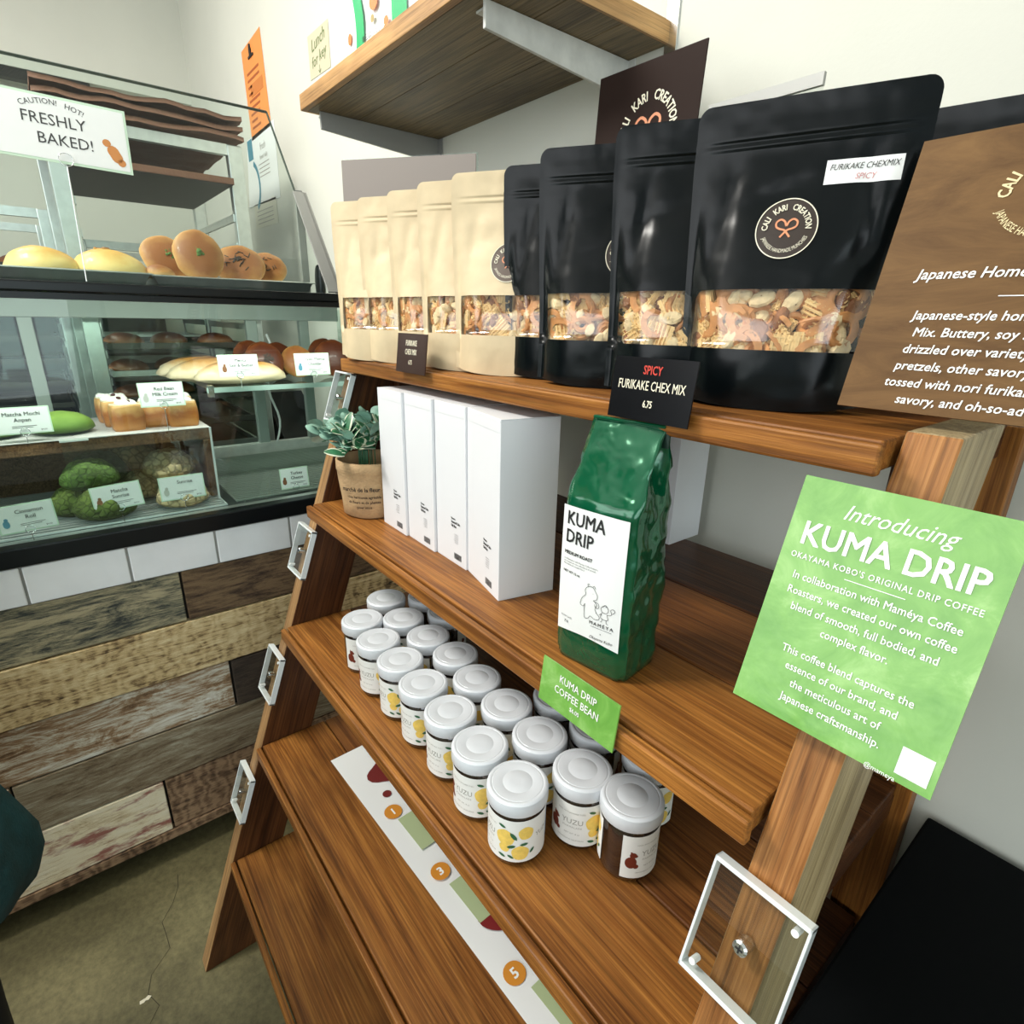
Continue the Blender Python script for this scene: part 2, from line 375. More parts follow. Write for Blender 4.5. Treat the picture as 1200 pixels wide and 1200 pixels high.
def strokes(paths, r, s=1, ox=0, oy=0):
    mb = MB()
    for P in paths:
        P = [(ox + x*s, oy + y*s) for x, y in P]
        # smooth by subdividing (Catmull-Rom)
        Q = []
        for i in range(len(P) - 1):
            p0, p1, p2, p3 = P[max(i-1,0)], P[i], P[i+1], P[min(i+2,len(P)-1)]
            for k in range(5):
                q = k / 5; Q.append(tuple(.5*((2*p1[j]) + (-p0[j]+p2[j])*q + (2*p0[j]-5*p1[j]+4*p2[j]-p3[j])*q*q + (-p0[j]+3*p1[j]-3*p2[j]+p3[j])*q**3) for j in (0,1)))
        Q.append(P[-1])
        for (x0,y0),(x1,y1) in zip(Q, Q[1:]):
            dx, dy = x1-x0, y1-y0; L = math.hypot(dx, dy) or 1; nx, ny = -dy/L*r, dx/L*r
            mb.add([(x0+nx,y0+ny,0),(x0-nx,y0-ny,0),(x1-nx,y1-ny,0),(x1+nx,y1+ny,0)], [(0,1,2,3)])
    return mb
def pretzel(mb, cx, cy, s):
    p = [[(-.42,-.72),(-.2,-.45),(.12,-.1),(.52,.02),(.86,.22),(.90,.62),(.55,.86),(.18,.66),(0,.28),(-.18,.66),(-.55,.86),(-.90,.62),(-.86,.22),(-.52,.02),(-.12,-.1),(.2,-.45),(.42,-.72)], [(-.50,.02),(-.74,-.30),(-.36,-.62),(0,-.70),(.36,-.62),(.74,-.30),(.50,.02)][:0] or [(-.80,.2),(-.70,-.2),(-.35,-.56)], [(.80,.2),(.70,-.2),(.35,-.56)]]
    a = strokes(p[:1], s*.085, s, cx, cy); mb.add(a.v, a.f)
def logo(mb_gold, mb_pret, cx, cy, s):
    """round lettering CALI KARI CREATION above, JAPANESE HANDMADE MUNCHIES below, pretzel in the middle"""
    a = MB(); txt(a, 'CALI   KARI   CREATION', 0, 0, s*.30, bold=.02, xs=.66, arc=(s*.66, 1)); mb_gold.add([(x+cx, y+cy, z) for x,y,z in a.v], a.f)
    a = MB(); txt(a, 'JAPANESE HANDMADE MUNCHIES', 0, 0, s*.20, xs=.66, arc=(s*.86, -1)); mb_gold.add([(x+cx, y+cy, z) for x,y,z in a.v], a.f)
    pretzel(mb_pret, cx, cy - s*.02, s*.40)
def board_sign(name, w, h, m, M, label, cat='sign', th=.0022, edge=None, group=None):
    t = thing(name, label, cat, M=M, group=group)
    obj('card', MB().box((-w/2,-h/2,-th),(w/2,h/2,0)), m, t, bevel=0)
    return t
def flat(parent, name, mb, m, z=.0004, **k): return obj(name, mb, m, parent, loc=(0,0,z), **k)

def green_card():
    m, t, b = nt('laminated_green_card'); v = coords(t, rnd=False)
    c = ramp(t, noise_n(t, v, 22, 6, .65, .8), [(.3, (.115,.32,.045)), (.52, (.19,.43,.08)), (.70, (.33,.58,.18))])
    t.links.new(c, b.inputs['Base Color']); b.inputs['Roughness'].default_value = .35; b.inputs['Coat Weight'].default_value = .35; b.inputs['Coat Roughness'].default_value = .05
    bump(t, b, noise_n(t, v, 26, 3, .6), .45, .003); return m
green_m = green_card()
def brown_card():
    m, t, b = nt('kraft_brown_card'); v = coords(t, (1,4,1), rnd=False)
    c = ramp(t, noise_n(t, v, 9, 6, .7, 1.2), [(.3, (.095,.046,.015)), (.7, (.185,.098,.034))])
    t.links.new(c, b.inputs['Base Color']); b.inputs['Roughness'].default_value = .6; b.inputs['Specular IOR Level'].default_value = .2; return m
brown_m = brown_card()
# green sign, 5 x 7 inch, leaning along the right rail
zc = -.186; gw, gh = .127, .170
M = frame((RXC+.003, rail_y(zc) - .020, Zc(zc)+.004), (1,0,0), (0,.33,1))
g = board_sign('green_coffee_sign', gw, gh, green_m, M, 'large bright green sign with white lettering, Introducing Kuma Drip, on the right leg')
t1 = MB()
txt(t1, 'Introducing', .0, .061, .0150, shear=.35, xs=.92)
txt(t1, 'KUMA DRIP', 0, .0375, .0235, bold=.018, xs=.88)
txt(t1, "OKAYAMA KOBO'S ORIGINAL DRIP COFFEE", 0, .0268, .0060, xs=.84, bold=.012, track=1.15)
t1.box((-.018,.0222,0),(.018,.0227,.0001))
for k, s in enumerate(['In collaboration with Maméya Coffee', 'Roasters, we created our own coffee', 'blend of smooth, full bodied, and', 'complex flavor.']):
    txt(t1, s, 0, .0125 - .0108*k, .0078, bold=.010, xs=.86)
for k, s in enumerate(['This coffee blend captures the', 'essence of our brand, and', 'the meticulous art of', 'Japanese craftsmanship.']):
    txt(t1, s, 0, -.0390 - .0108*k, .0078, bold=.010, xs=.86)
txt(t1, '@mameya', .036, -.0855, .0045, xs=.9)
flat(g, 'lettering', t1, white_ink)
flat(g, 'white_patch', MB().box((.043,-.080,-.0002),(.060,-.0625,0)), paper_m)
obj('acrylic_backing', MB().box((-.045,-.05,-.020),(.045,.05,-.0026)), acr_m, g)
# brown sign
zc = .035; bw, bh = .205, .192
M = frame((-.0815, .495, Zc(zc)), (1,0,0), (0,.31,1))
b_ = board_sign('brown_snack_sign', bw, bh, brown_m, M, 'large brown sign with white and gold lettering at the right edge of the top shelf')
t1 = MB()
txt(t1, 'Japanese Homemade Chex Mix', -.016, -.003, .0100, bold=.012, xs=.98, shear=.2)
t1.box((-.028,-.0155,0),(.028,-.0149,.0001))
for k, s in enumerate(['Japanese-style homemade Chex', 'Mix. Buttery, soy sauce mix is', 'drizzled over variety of cereals,', 'pretzels, other savory bites, and', 'tossed with nori furikake \u2014 salty,', 'savory, and oh-so-addictive.']):
    txt(t1, s, -.018, -.0310 - .0118*k, .0088, bold=.012, xs=.96, shear=.15)
flat(b_, 'lettering', t1, white_ink)
ga, pr = MB(), MB(); logo(ga, pr, -.019, .050, .033)
flat(b_, 'round_lettering', ga, gold_ink); flat(b_, 'pretzel_print', pr, M_('salmon_ink', (.85,.45,.25), .5))
obj('acrylic_backing', MB().box((-.045,-.09,-.018),(.045,-.02,-.0026)), acr_m, b_)
# ================================================================== POUCHES ON THE TOP SHELF
blackp = M_('matte_black_film', (.0014,.0028,.0034), .25, spec=.24, bmp=.6, bscale=9, bdist=.008)
kraftp = M_('cream_kraft_paper', (.66,.53,.33), .6, bmp=.7, bscale=10, bdist=.009, var=.06, vscale=30)
film_m = glass('pouch_window_film', (.93,.92,.90), 1.5, rough=.12, base=.10)
logo_bk = M_('logo_sticker_black', (.028,.016,.010), .5); logo_br = M_('logo_sticker_brown', (.11,.075,.055), .5)
salmon = M_('salmon_print', (.78,.30,.15), .5); cream_ink = M_('cream_ink', (.86,.80,.62), .5)
waffle_m = M_('toasted_cereal', (.86,.60,.27), .7, var=.15, vscale=60); pret_m = M_('baked_pretzel', (.60,.27,.09), .5, var=.25, vscale=90); puff_m = M_('pale_cracker', (.86,.66,.38), .65, var=.2, vscale=90)
dark_m = M_('dark_cracker', (.30,.12,.045), .6, var=.3, vscale=90)
PW, PH, PT = .172, .243, .031
def pthick(v):
    if v < .30: return PT * (1 + .10 * math.sin(v / .3 * math.pi))
    if v < .84: return PT * (1 - (v - .30) / .54) ** 1.15 * .98 + .0016
    return .0016 + (.0011 if abs(v - .865) < .008 or abs(v - .893) < .008 else 0)
def phalf(v):
    w = PW / 2 * (1 - .07 * pthick(v) / PT)
    if v > .955: q = (v - .955) / .045; w -= .010 * (1 - math.sqrt(max(0, 1 - q * q)))
    return w
def pinch(u, v, seed):
    # creases: a soft dent below the zip on the right and one beside the window on the left
    d = math.exp(-((u - .62) / .16) ** 2 - ((v - .50 - .30 * (u - .6)) / .035) ** 2) * .006
    for sg in (-1, 1):
        if .40 < v < .84: d += .0050 * math.exp(-((u*sg - .74 + .42*(v - .42)) / .075) ** 2) * math.sin((v - .40) / .44 * math.pi)
    d += .0030 * math.exp(-((v - .72 - .10*u) / .03) ** 2) * math.exp(-((u + .2 + .3*math.sin(seed*2.1)) / .35) ** 2)
    d += math.exp(-((u + .86) / .10) ** 2 - ((v - .40) / .03) ** 2) * .007
    d += .0022 * noise.noise(Vector((u * 1.7 + seed, v * 4, seed))) * (1 if .05 < v < .8 else 0)
    return d
def pfront(x, z, seed=0, off=0.0):
    v = max(0, min(1, z / PH)); w = phalf(v); u = max(-1, min(1, x / w))
    t = pthick(v); e = abs(u) / .93
    prof = (1 - e ** 3.3) if e < 1 else 0
    return -(.0009 + max(0, t - .0009) * prof) + (pinch(u, v, seed) * prof if v > .03 else 0) - off
def arc_foot(u, v): return .0065 * (u * u) * max(0, 1 - v / .09)      # the gusset seam curves up at the corners
WU0, WU1, WV0, WV1 = -.86, .86, .205, .405
def make_pouch(name, seed, body_m, sticker, label, group):
    t = thing(name, label, 'snack bag', group=group)
    us = sorted(set([-1, -.965, -.93] + [-.9 + .06 * k for k in range(31)] + [.93, .965, 1, WU0, WU1]))
    us = [u for k, u in enumerate(us) if k == 0 or u - us[k-1] > .012 or u in (WU0, WU1, 1)]
    vs_ = sorted(set([0, .015, .03, .05] + [.075 + .0325 * k for k in range(26)] + [WV0, WV1, .852, .860, .868, .876, .884, .891, .899, .93, .96, .97, .98, .988, .994, .998, 1]))
    vs_ = [v for v in vs_ if v <= 1]
    body = MB(); win = MB(); nu = len(us)
    def P(u, v, side):
        w = phalf(v); x = u * w; z = v * PH + arc_foot(u, v)
        y = pfront(x, v * PH, seed)
        return (x, y if side < 0 else -y * .92, z)
    for side in (-1, 1):
        V = [P(u, v, side) for v in vs_ for u in us]; F = []; FW = []
        for j in range(len(vs_) - 1):
            for i in range(nu - 1):
                q = (j*nu+i, j*nu+i+1, (j+1)*nu+i+1, (j+1)*nu+i)
                if side > 0: q = q[::-1]
                uc, vc = (us[i]+us[i+1])/2, (vs_[j]+vs_[j+1])/2
                if side < 0 and WU0 < uc < WU1 and WV0 < vc < WV1: FW.append(q)
                else: F.append(q)
        body.add(V, F)
        if FW: win.add(V, FW)
    # bottom gusset
    nb = [P(u, 0, -1) for u in us] + [P(u, 0, 1) for u in us] + [(P(u,0,1)[0], 0, .012) for u in us]
    body.add(nb, [(i, i+1, 2*nu+i+1, 2*nu+i) for i in range(nu-1)] + [(nu+i+1, nu+i, 2*nu+i, 2*nu+i+1) for i in range(nu-1)])
    for side_u in (-1, 1):       # folded side seams
        pass
    obj('pouch_body', body, body_m, t, smooth=True)
    used = sorted({i for f in win.f for i in f}); mp = {i: k for k, i in enumerate(used)}
    w2 = MB(); w2.v = [win.v[i] for i in used]; w2.f = [tuple(mp[i] for i in f) for f in win.f]; w2.m = [0]*len(w2.f)
    obj('window_film', w2, film_m, t, smooth=True)
    return t
def snack_mix(seed, n=120, spicy=False):
    rnd = random.Random(seed); mb = MB()
    z0, z1 = WV0*PH - .004, WV1*PH + .004
    for k in range(n):
        z = rnd.uniform(z0, z1); x = rnd.uniform(-.88, .88) * phalf(z/PH)
        depth = .0085 + rnd.random() * .012
        yf = -pthick(z/PH) * (1 - (abs(x) / (phalf(z/PH)*.93)) ** 3.3) + depth
        if yf > .004: continue
        M = Tr(x, yf, z) @ Euler((rnd.uniform(-.7,.7), rnd.uniform(-3,3), rnd.uniform(-.7,.7))).to_matrix().to_4x4() @ Rx(R(90))
        q = rnd.random()
        if q < .30:       # waffle square: lattice of bars
            s = .0110
            mb.box((-s,-s,-.0006), (s,s,.0006), M, 0)
            for j in range(5):
                c = -s + (j + .5) * s * .4
                mb.box((c-.0006,-s,-.0018), (c+.0006,s,.0018), M, 0); mb.box((-s,c-.0006,-.0018), (s,c+.0006,.0018), M, 0)
        elif q < .52:     # pretzel ring or loop
            r = rnd.uniform(.008, .013); mb.tube([(r*math.cos(a)*1.2, r*math.sin(a), 0) for a in [2*math.pi*i/14 for i in range(14)]], .0033, 7, M, 1, closed=True)
        elif q < .66:     # stick
            mb.tube([(-.010,0,0),(-.004,.001,0),(.004,.001,0),(.010,0,0)], .0022, 7, M, 1)
        else:             # puff or peanut
            a_, b_, c_ = rnd.uniform(.007,.012), rnd.uniform(.005,.0085), rnd.uniform(.004,.006)
            mb.grid(lambda u, v: (a_*math.cos(2*math.pi*u)*math.sin(math.pi*(.02+.96*v)), b_*math.sin(2*math.pi*u)*math.sin(math.pi*(.02+.96*v)), c_*math.cos(math.pi*v)), 9, 6, M, 2 if rnd.random() < .75 else 3, cu=True)
    out = []
    for x, y, z in mb.v:
        z = min(max(z, z0 + .001), z1 - .001); x = max(-.88*phalf(z/PH), min(.88*phalf(z/PH), x))
        v_ = z/PH; e = abs(x)/phalf(v_)/.93; yf = -(.0009 + max(0, pthick(v_) - .0009)*(1 - e**3.3))
        out.append((x, min(max(y, yf + .0068), -yf - .004) if yf < -.006 else 0, z))
    mb.v = out
    return mb
mixes = []
for sd in (3, 11, 23):
    mb = snack_mix(sd); me = mb.mesh('snack_mix')
    for m in (waffle_m, pret_m, puff_m, dark_m): me.materials.append(m)
    me.polygons.foreach_set('material_index', mb.m); mixes.append(me)
# art shared by all the pouches, wrapped onto the front film
def art(fn, seed, cx, cz, off): return fn.map(lambda x, y, z: (cx + x, pfront(cx + x, cz + y, seed, off + z), cz + y))
def pouch_art(t, seed, black, cx, cz, tagrect=False):
    r = .0235
    st = art(MB().disc(0, 0, r, 36, 4), seed, cx, cz, .0006)
    so = obj('logo_sticker', st, logo_bk if black else logo_br, t, smooth=True)
    ring = MB(); n = 48
    for k in range(n):
        a, b = 2*math.pi*k/n, 2*math.pi*(k+1)/n
        ring.add([(r*.955*math.cos(a), r*.955*math.sin(a), 0), (r*.99*math.cos(a), r*.99*math.sin(a), 0), (r*.99*math.cos(b), r*.99*math.sin(b), 0), (r*.955*math.cos(b), r*.955*math.sin(b), 0)], [(0,1,2,3)])
    ga, pr = MB(), MB(); logo(ga, pr, 0, .0, r * .92)
    ga.add(ring.v, ring.f)
    obj('sticker_lettering', art(ga, seed, cx, cz, .0012), cream_ink, so)
    obj('pretzel_print', art(pr, seed, cx, cz, .0012), salmon, so)
TOPZ = Zc(-.071)
def place_pouch(tl, ang, lean=0):
    """tl = world x, y of the top left corner"""
    a = R(ang); return (tl[0] + PW/2*math.cos(a), tl[1] + PW/2*math.sin(a) + 0, TOPZ)
pouches = [  # name, top-left x, y, angle, black?, label
 ((-.343,.473), 21, 1, 'largest black snack pouch, with a white FURIKAKE CHEXMIX SPICY sticker'),
 ((-.420,.455), 30, 1, 'black snack pouch directly behind the black price card, left of the white-stickered one'),
 ((-.524,.452), 32, 1, 'black snack pouch third from the right, in front of the two darkest ones'),
 ((-.608,.468), 32, 1, 'black snack pouch directly right of the widest cream bag'),
 ((-.684,.442), 31, 0, 'cream kraft snack pouch whose round brown logo shows, rightmost of the cream bags'),
 ((-.759,.435), 31, 0, 'cream kraft snack pouch second from the right among the cream bags'),
 ((-.840,.431), 31, 0, 'cream kraft snack pouch in the middle of the five cream bags'),
 ((-.918,.420), 31, 0, 'cream kraft snack pouch behind the small dark brown price card, second from the left'),
 ((-.985,.405), 31, 0, 'leftmost cream kraft snack pouch at the end of the top shelf'),
 ((-.275,.600), 12, 1, 'black snack pouch behind the brown sign at the right end')]
for k, (tl, ang, blk, lab) in enumerate(pouches):
    t = make_pouch('snack_pouch', k, blackp if blk else kraftp, None, lab, 'black snack pouches on the top shelf' if blk else 'cream snack pouches on the top shelf')
    t.location = place_pouch(tl, ang); t.rotation_euler = (R(-1.0), 0, R(ang))
    o = bpy.data.objects.new('snack_mix', mixes[k % 3]); C.objects.link(o); o.parent = t; o['kind'] = 'stuff'
    if k % 2: o.scale.x = -1
    if k in (0, 1, 2, 4, 9): pouch_art(t, k, blk, -.002 if k == 0 else .018 if k in (1,2) else .0 if k == 4 else -.03, .145 if k == 0 else .137)
    if k == 0:
        st = obj('white_sticker', art(MB().grid(lambda u, v: ((u-.5)*.052, (v-.5)*.0175, 0), 12, 4), k, .045, .185, .0007), paper_m, t, smooth=True)
        l1 = MB(); txt(l1, 'FURIKAKE CHEXMIX', 0, .0012, .0062, xs=.82, shear=.25); l2 = MB(); txt(l2, 'SPICY', .002, -.0062, .0060, xs=.9, shear=.25)
        obj('sticker_lettering', art(l1, k, .045, .185, .0013), ink_m, st); obj('spicy_lettering', art(l2, k, .045, .185, .0013), M_('faded_red_ink', (.6,.25,.25), .6), st)
# price cards on the front of the shelf
card_b = M_('black_card', (.002,.002,.003), .3, spec=.3); card_br = M_('dark_brown_card', (.035,.014,.010), .35); card_g = green_m
def price_card(name, x0, x1, y, z0, h, m, lines, ink, label, tilt=.12, first=None, pedestal=True):
    w = x1 - x0; M = frame(((x0+x1)/2, y, Zc(z0)+h/2), (1, 0, 0), (0, tilt, 1))
    t = board_sign(name, w, h, m, M, label, 'price card', th=.0015)
    mb = MB(); fb = MB()
    for s, yy, size, xs, bold, f in lines: txt(fb if f else mb, s, 0, yy, size, xs=xs, bold=bold)
    flat(t, 'lettering', mb, ink)
    if fb.v: flat(t, 'red_lettering', fb, red_ink)
    return t
price_card('black_price_card', -.356, -.269, .404, -.083, .054, card_b, [('SPICY', .0130, .0105, .75, .02, 1), ('FURIKAKE CHEX MIX', -.0005, .0115, .66, .008, 0), ('6.75', -.0150, .0085, .7, .02, 0)], cream_ink, 'black price card reading SPICY FURIKAKE CHEX MIX 6.75 on the top shelf edge')
price_card('brown_price_card', -.772, -.690, .404, -.076, .054, card_br, [('FURIKAKE', .0105, .0105, .66, .02, 0), ('CHEX MIX', -.0015, .0105, .66, .02, 0), ('6.75', -.0150, .0085, .7, .02, 0)], cream_ink, 'small dark brown price card leaning against the cream bags')
price_card('green_price_card', -.345, -.249, .321, -.352, .046, green_m, [('KUMA DRIP', .0075, .0105, .86, .012, 0), ('COFFEE BEAN', -.0045, .0105, .86, .012, 0), ('$6.00', -.0135, .0060, .9, .02, 0)], white_ink, 'small green price card reading KUMA DRIP COFFEE BEAN on the middle shelf edge')

# ================================================================== THE SECOND SHELF
Z2 = Zc(-.331)
card_w = M_('white_carton', (.80,.81,.83), .42, bmp=.06, bscale=25, var=.02)
seam_m = M_('carton_seam_grey', (.42,.43,.46), .6)
def carton(c, ang, label, w=.0815, d=.078, h=.225, text=True):
    t = thing('white_carton', label, 'box', (c[0], c[1], Z2), R(ang), 'tall white cartons on the second shelf')
    b = MB(); b.box((0,0,0), (w,d,h-.0012)); obj('carton_body', b, card_w, t, bevel=.0007)
    l = MB().box((-.0002,.0004,h-.0011), (w+.0002,d,h)); l.box((.001,-.0003,h-.016), (w-.001,.0006,h-.0011)); obj('lid_flap', l, card_w, t, bevel=.0004)
    if text:
        mb = MB()
        x0 = w*.60
        for k, (s, sz) in enumerate((('Okayama', .0040), ('Steamed Cake', .0054), ('Gift Box', .0054))): txt(mb, s, x0-.006, .066 - .0056*k, sz, align='LEFT', xs=.74, bold=.035)
        rr = random.Random(5)
        for k in range(5): mb.box((x0 + rr.random()*.003, .0445-.003*k, 0), (x0 + .010 + rr.random()*.003, .0449-.003*k, .0001))
        xx = x0 + .001
        for k in range(14):
            ww = rr.choice((.0004,.0008,.0012)); mb.box((xx,.008,0),(xx+ww,.017,.0001)); xx += ww + .0007
        obj('print', mb, ink_m, t, M=Matrix(((1,0,0,0),(0,0,-1,-.0004),(0,1,0,0),(0,0,0,1))))
    return t
carton((-.8385,.401), -1.5, 'white carton beside the burlap plant pot, leftmost of the four')
carton((-.7555,.403), -1.8, 'white carton second from the left, squeezed between two others')
carton((-.6725,.4045), -2, 'white carton third from the left, behind the front one', w=.079)
carton((-.593,.4045), -12.5, 'frontmost white carton, turned so that its right side shows fully', w=.100)
carton((-.585,.712), 0, 'white carton standing at the back of the shelf behind the green coffee bag', w=.10, text=False)
carton((-.500,.690), 0, 'white carton far back against the wall to the right of the coffee bag', w=.012 + .0, d=.078, text=False) if False else None

# ---- green coffee bag
foil = None
def foil_mat():
    m, t, b = nt('green_foil'); v = coords(t, rnd=False)
    b.inputs['Base Color'].default_value = (.002,.105,.042,1); b.inputs['Metallic'].default_value = .30; b.inputs['Roughness'].default_value = .13
    b.inputs['Coat Weight'].default_value = .7; b.inputs['Coat Roughness'].default_value = .06
    bump(t, b, noise_n(t, v, 14, 3, .5, 1.0), .45, .012); return m
foil = foil_mat()
cb = thing('green_coffee_bag', 'shiny dark green foil coffee bag with a white KUMA DRIP label', 'coffee bag', (-.334,.400,Z2), R(7.5))
HW, HD = .0405, .031
def bag_ring(k):
    # k in 0..1 along the height; returns half width, half depth, y centre, side pinch, z
    z = k * .244
    if z < .170: return HW * (1 + .035 * math.sin(z/.17*math.pi)), HD * (1 + .06 * math.sin(z/.17*math.pi)), 0, 0, z
    q = (z - .170) / .074
    return HW * (1 - .03 * q), HD * (1 - .93 * q), .010 * q, .020 * q ** .8, z
def bag_pt(u, k):
    hw, hd, yc, pn, z = bag_ring(k)
    q = max(0, (z - .170) / .074)
    # rounded rectangle with a gusset crease in the middle of each side
    a = u * 2 * math.pi - math.pi / 2
    ca, sa = math.cos(a), math.sin(a)
    m = max(abs(ca) * .78, abs(sa)) ; cx_, sy_ = ca / m * .78, sa / m
    cx_ = max(-1, min(1, cx_ * 1.0)); 
    x = hw * (cx_ if abs(cx_) < 1 else math.copysign(1, cx_)) if abs(sa) >= abs(ca) * .78 else hw * math.copysign(1, ca)
    x = hw * max(-1, min(1, ca / max(abs(sa), 1e-4) * 1.0)) if abs(sa) > abs(ca) else hw * math.copysign(1, ca)
    y = hd * (math.copysign(1, sa) if abs(sa) > abs(ca) else sa / max(abs(ca), 1e-4))
    ex, ey = abs(x) / hw, abs(y) / hd
    if q < .5 and ex > .86 and ey > .86:
        x -= math.copysign(.0030, x) * ((ex - .86) / .14 * (ey - .86) / .14) * (1 - q); y -= math.copysign(.0030, y) * ((ex - .86) / .14 * (ey - .86) / .14) * (1 - q)
    if ex > .999: x -= math.copysign(.024 * q ** .9 * (1 - ey) , x)
    if .03 < k < .97:
        side = 1.0 if ex > .97 else .35
        if y > 0: side = 1.0
        amp = side * (1 - .5 * q)
        x += amp * math.copysign(1, x) * (ex > .9) * (.0034 * noise.noise(Vector((y*45, 3, z*36))) + .0018 * noise.noise(Vector((y*110, 9, z*95))))
        y += amp * math.copysign(1, y) * (ey > .9) * (.0030 * noise.noise(Vector((x*35, 7, z*32))) + .0012 * noise.noise(Vector((x*100, 1, z*90))))
        y -= .0030 * math.sin(min(1, z/.17)*math.pi) * (1 - ex*ex) * (y < 0)
    lift = .004 * (ex * ey) ** 6 * max(0, 1 - z / .02)
    return (x, y + yc, z + lift)
body = MB().grid(lambda u, v: bag_pt(u, v), 96, 60, cu=True)
n = 96; body.f.append(tuple(range(n-1,-1,-1))); body.m.append(0)
obj('foil_body', body, foil, cb, smooth=True)
fold = MB().box((-.0385,.004,.243),(.0385,.0125,.2465)); obj('rolled_top', fold, foil, cb, bevel=.0015)
tie = MB().box((.033,.006,.226),(.0425,.0075,.240)); obj('tin_tie', tie, M_('dark_green_tie', (.01,.03,.02), .4), cb)
LAB_W, LAB_H = .0735, .132
def lab(mb, off): return mb.map(lambda x, y, z: (x, -HD - .0018 - .0046*math.sin((y)/.17*math.pi)*(1 - .85*(2*x/.081)**2) - off - z + .0009*(1 - abs(2*x/LAB_W)) * 0 + .0012*(abs(2*x/LAB_W))**4, y))
lb = MB().grid(lambda u, v: (-LAB_W/2 - .0012 + LAB_W*u, .0335 + LAB_H*v + (.004*math.sin(u*3.1) if v == 0 else 0), 0), 14, 24)
lo = obj('paper_label', lab(lb, .0012), paper_m, cb, smooth=True)
t1 = MB(); x0 = -LAB_W/2 + .0042
txt(t1, 'KUMA', x0, .1480, .0185, align='LEFT', bold=.016, xs=.86); txt(t1, 'DRIP', x0, .1300, .0185, align='LEFT', bold=.016, xs=.86)
txt(t1, 'MEDIUM ROAST', x0, .1180, .0048, align='LEFT', bold=.03)
for k, s in enumerate(('In collaboration with Mameya Coffee Roasters,', 'we created our own coffee blend of smooth,', 'full bodied and complex flavor.')): txt(t1, s, x0, .1120 - .0026*k, .0022, align='LEFT')
txt(t1, 'NET WT 12 oz', x0, .0990, .0034, align='LEFT', bold=.02)
txt(t1, 'ROAST DATE', x0, .0500, .0024, align='LEFT'); txt(t1, '7/6', x0+.004, .0440, .0045, align='LEFT', shear=.2)
txt(t1, 'MAMÉYA', .0165, .0555, .0052, track=1.4, bold=.01); t1.box((.005,.0530,0),(.028,.0533,.0001)); txt(t1, 'x', .0165, .0470, .0035); txt(t1, 'Okayama Kobo', .0165, .0400, .0045, shear=.4, xs=.9)
obj('label_lettering', lab(t1, .0017), ink_m, lo)
bear = [[(0,9),(-2,11),(-5,10.5),(-7,8),(-6.5,5),(-9,2),(-10,-2),(-8,-3),(-6.5,-1)],[(-6.8,-1),(-7,-6),(-6.5,-10),(-4,-9.5),(-2.5,-7.5),(0,-8.5),(3,-8),(3.5,-6),(1,-4)],[(0,9),(1.5,6.5),(1,4),(-1,3)],[(-1,3),(.5,2),(1.5,.5),(.5,-2),(1.5,-4)],[(-5,10.5),(-5.5,12),(-4,12)],[(-2,11),(-1,12),(0,10.5)],[(-1.6,7.2),(-1.3,7.0)],[(0,2.5),(2.5,2),(2.8,-.5),(.8,-1),(0,1)],
 [(5,-2),(4.4,0),(6,2),(8.4,1.6),(9,-.6),(7.6,-2.4),(5,-2)],[(5.5,1),(7,2.8),(9,1)],[(5.2,-2.5),(4.5,-6),(9,-6.4),(8.4,-3)],[(5.5,-6.3),(5.2,-8.4),(4.4,-8.6)],[(8,-6.4),(8.3,-8.6),(9.3,-8.8)],[(8.4,-3),(10.5,-2.6),(11.4,-1.4)],[(11.2,-1.4),(10.4,.6),(12,1.6),(13,.2),(11.8,-1.2)],[(5,-3.2),(3.4,-4.4)]]
obj('line_drawing', lab(strokes(bear, .00022, .00165, .0085, .0760), .0017), ink_m, lo)

# ---- burlap pot with leaves
burlap = M_('burlap', (.50,.33,.17), .9, var=.15, vscale=60, bmp=.8, bscale=260, bdist=.002)
pt = thing('potted_plant', 'small leafy plant in a burlap pot with printed French lettering', 'plant', (-.902,.412,Z2))
pr_ = [(.044,0),(.050,.004),(.053,.03),(.056,.065),(.058,.080),(.0595,.082),(.0595,.098),(.0575,.0995),(.055,.096),(.053,.078),(.0,.077)]
pot = MB().lathe(pr_, 40, cap=False); pot.map(lambda x, y, z: (x + .0025*noise.noise(Vector((x*22,y*22,z*26))), y + .0025*noise.noise(Vector((x*22+5,y*22,z*26))), z + (.003*math.sin(math.atan2(y,x)*3) if z > .1 else 0)))
pot.f.append(tuple(range(39,-1,-1))); pot.m.append(0)
obj('burlap_pot', pot, burlap, pt, smooth=True)
def cyl(mb, r, a0, off=.0006, taper=None):
    def f(x, y, z):
        rr = (taper(y) if taper else r) + off + z; a = a0 + x / rr
        return (rr*math.cos(a), rr*math.sin(a), y)
    return mb.map(f)
t1 = MB()
txt(t1, 'marché de la fleur', 0, .052, .0105, bold=.02, xs=.9)
for k, s in enumerate(('Une harmonie agréable', 'de fleurs et de plantes', 'pour vous')): txt(t1, s, .006, .040 - .009*k, .0066, bold=.02, xs=.95)
cyl(t1, .05, R(-46), .0028, lambda y: .0505 + (y)*.072 + .0015)
obj('lettering', t1, ink_m, pt)
leaf_ms = [M_('sage_leaf', (.24,.42,.33), .5, var=.25, vscale=60), M_('pale_leaf', (.40,.52,.44), .5, var=.2, vscale=60), M_('deep_green_leaf', (.035,.16,.07), .42, var=.3, vscale=60), M_('cream_edge', (.62,.66,.5), .55)]
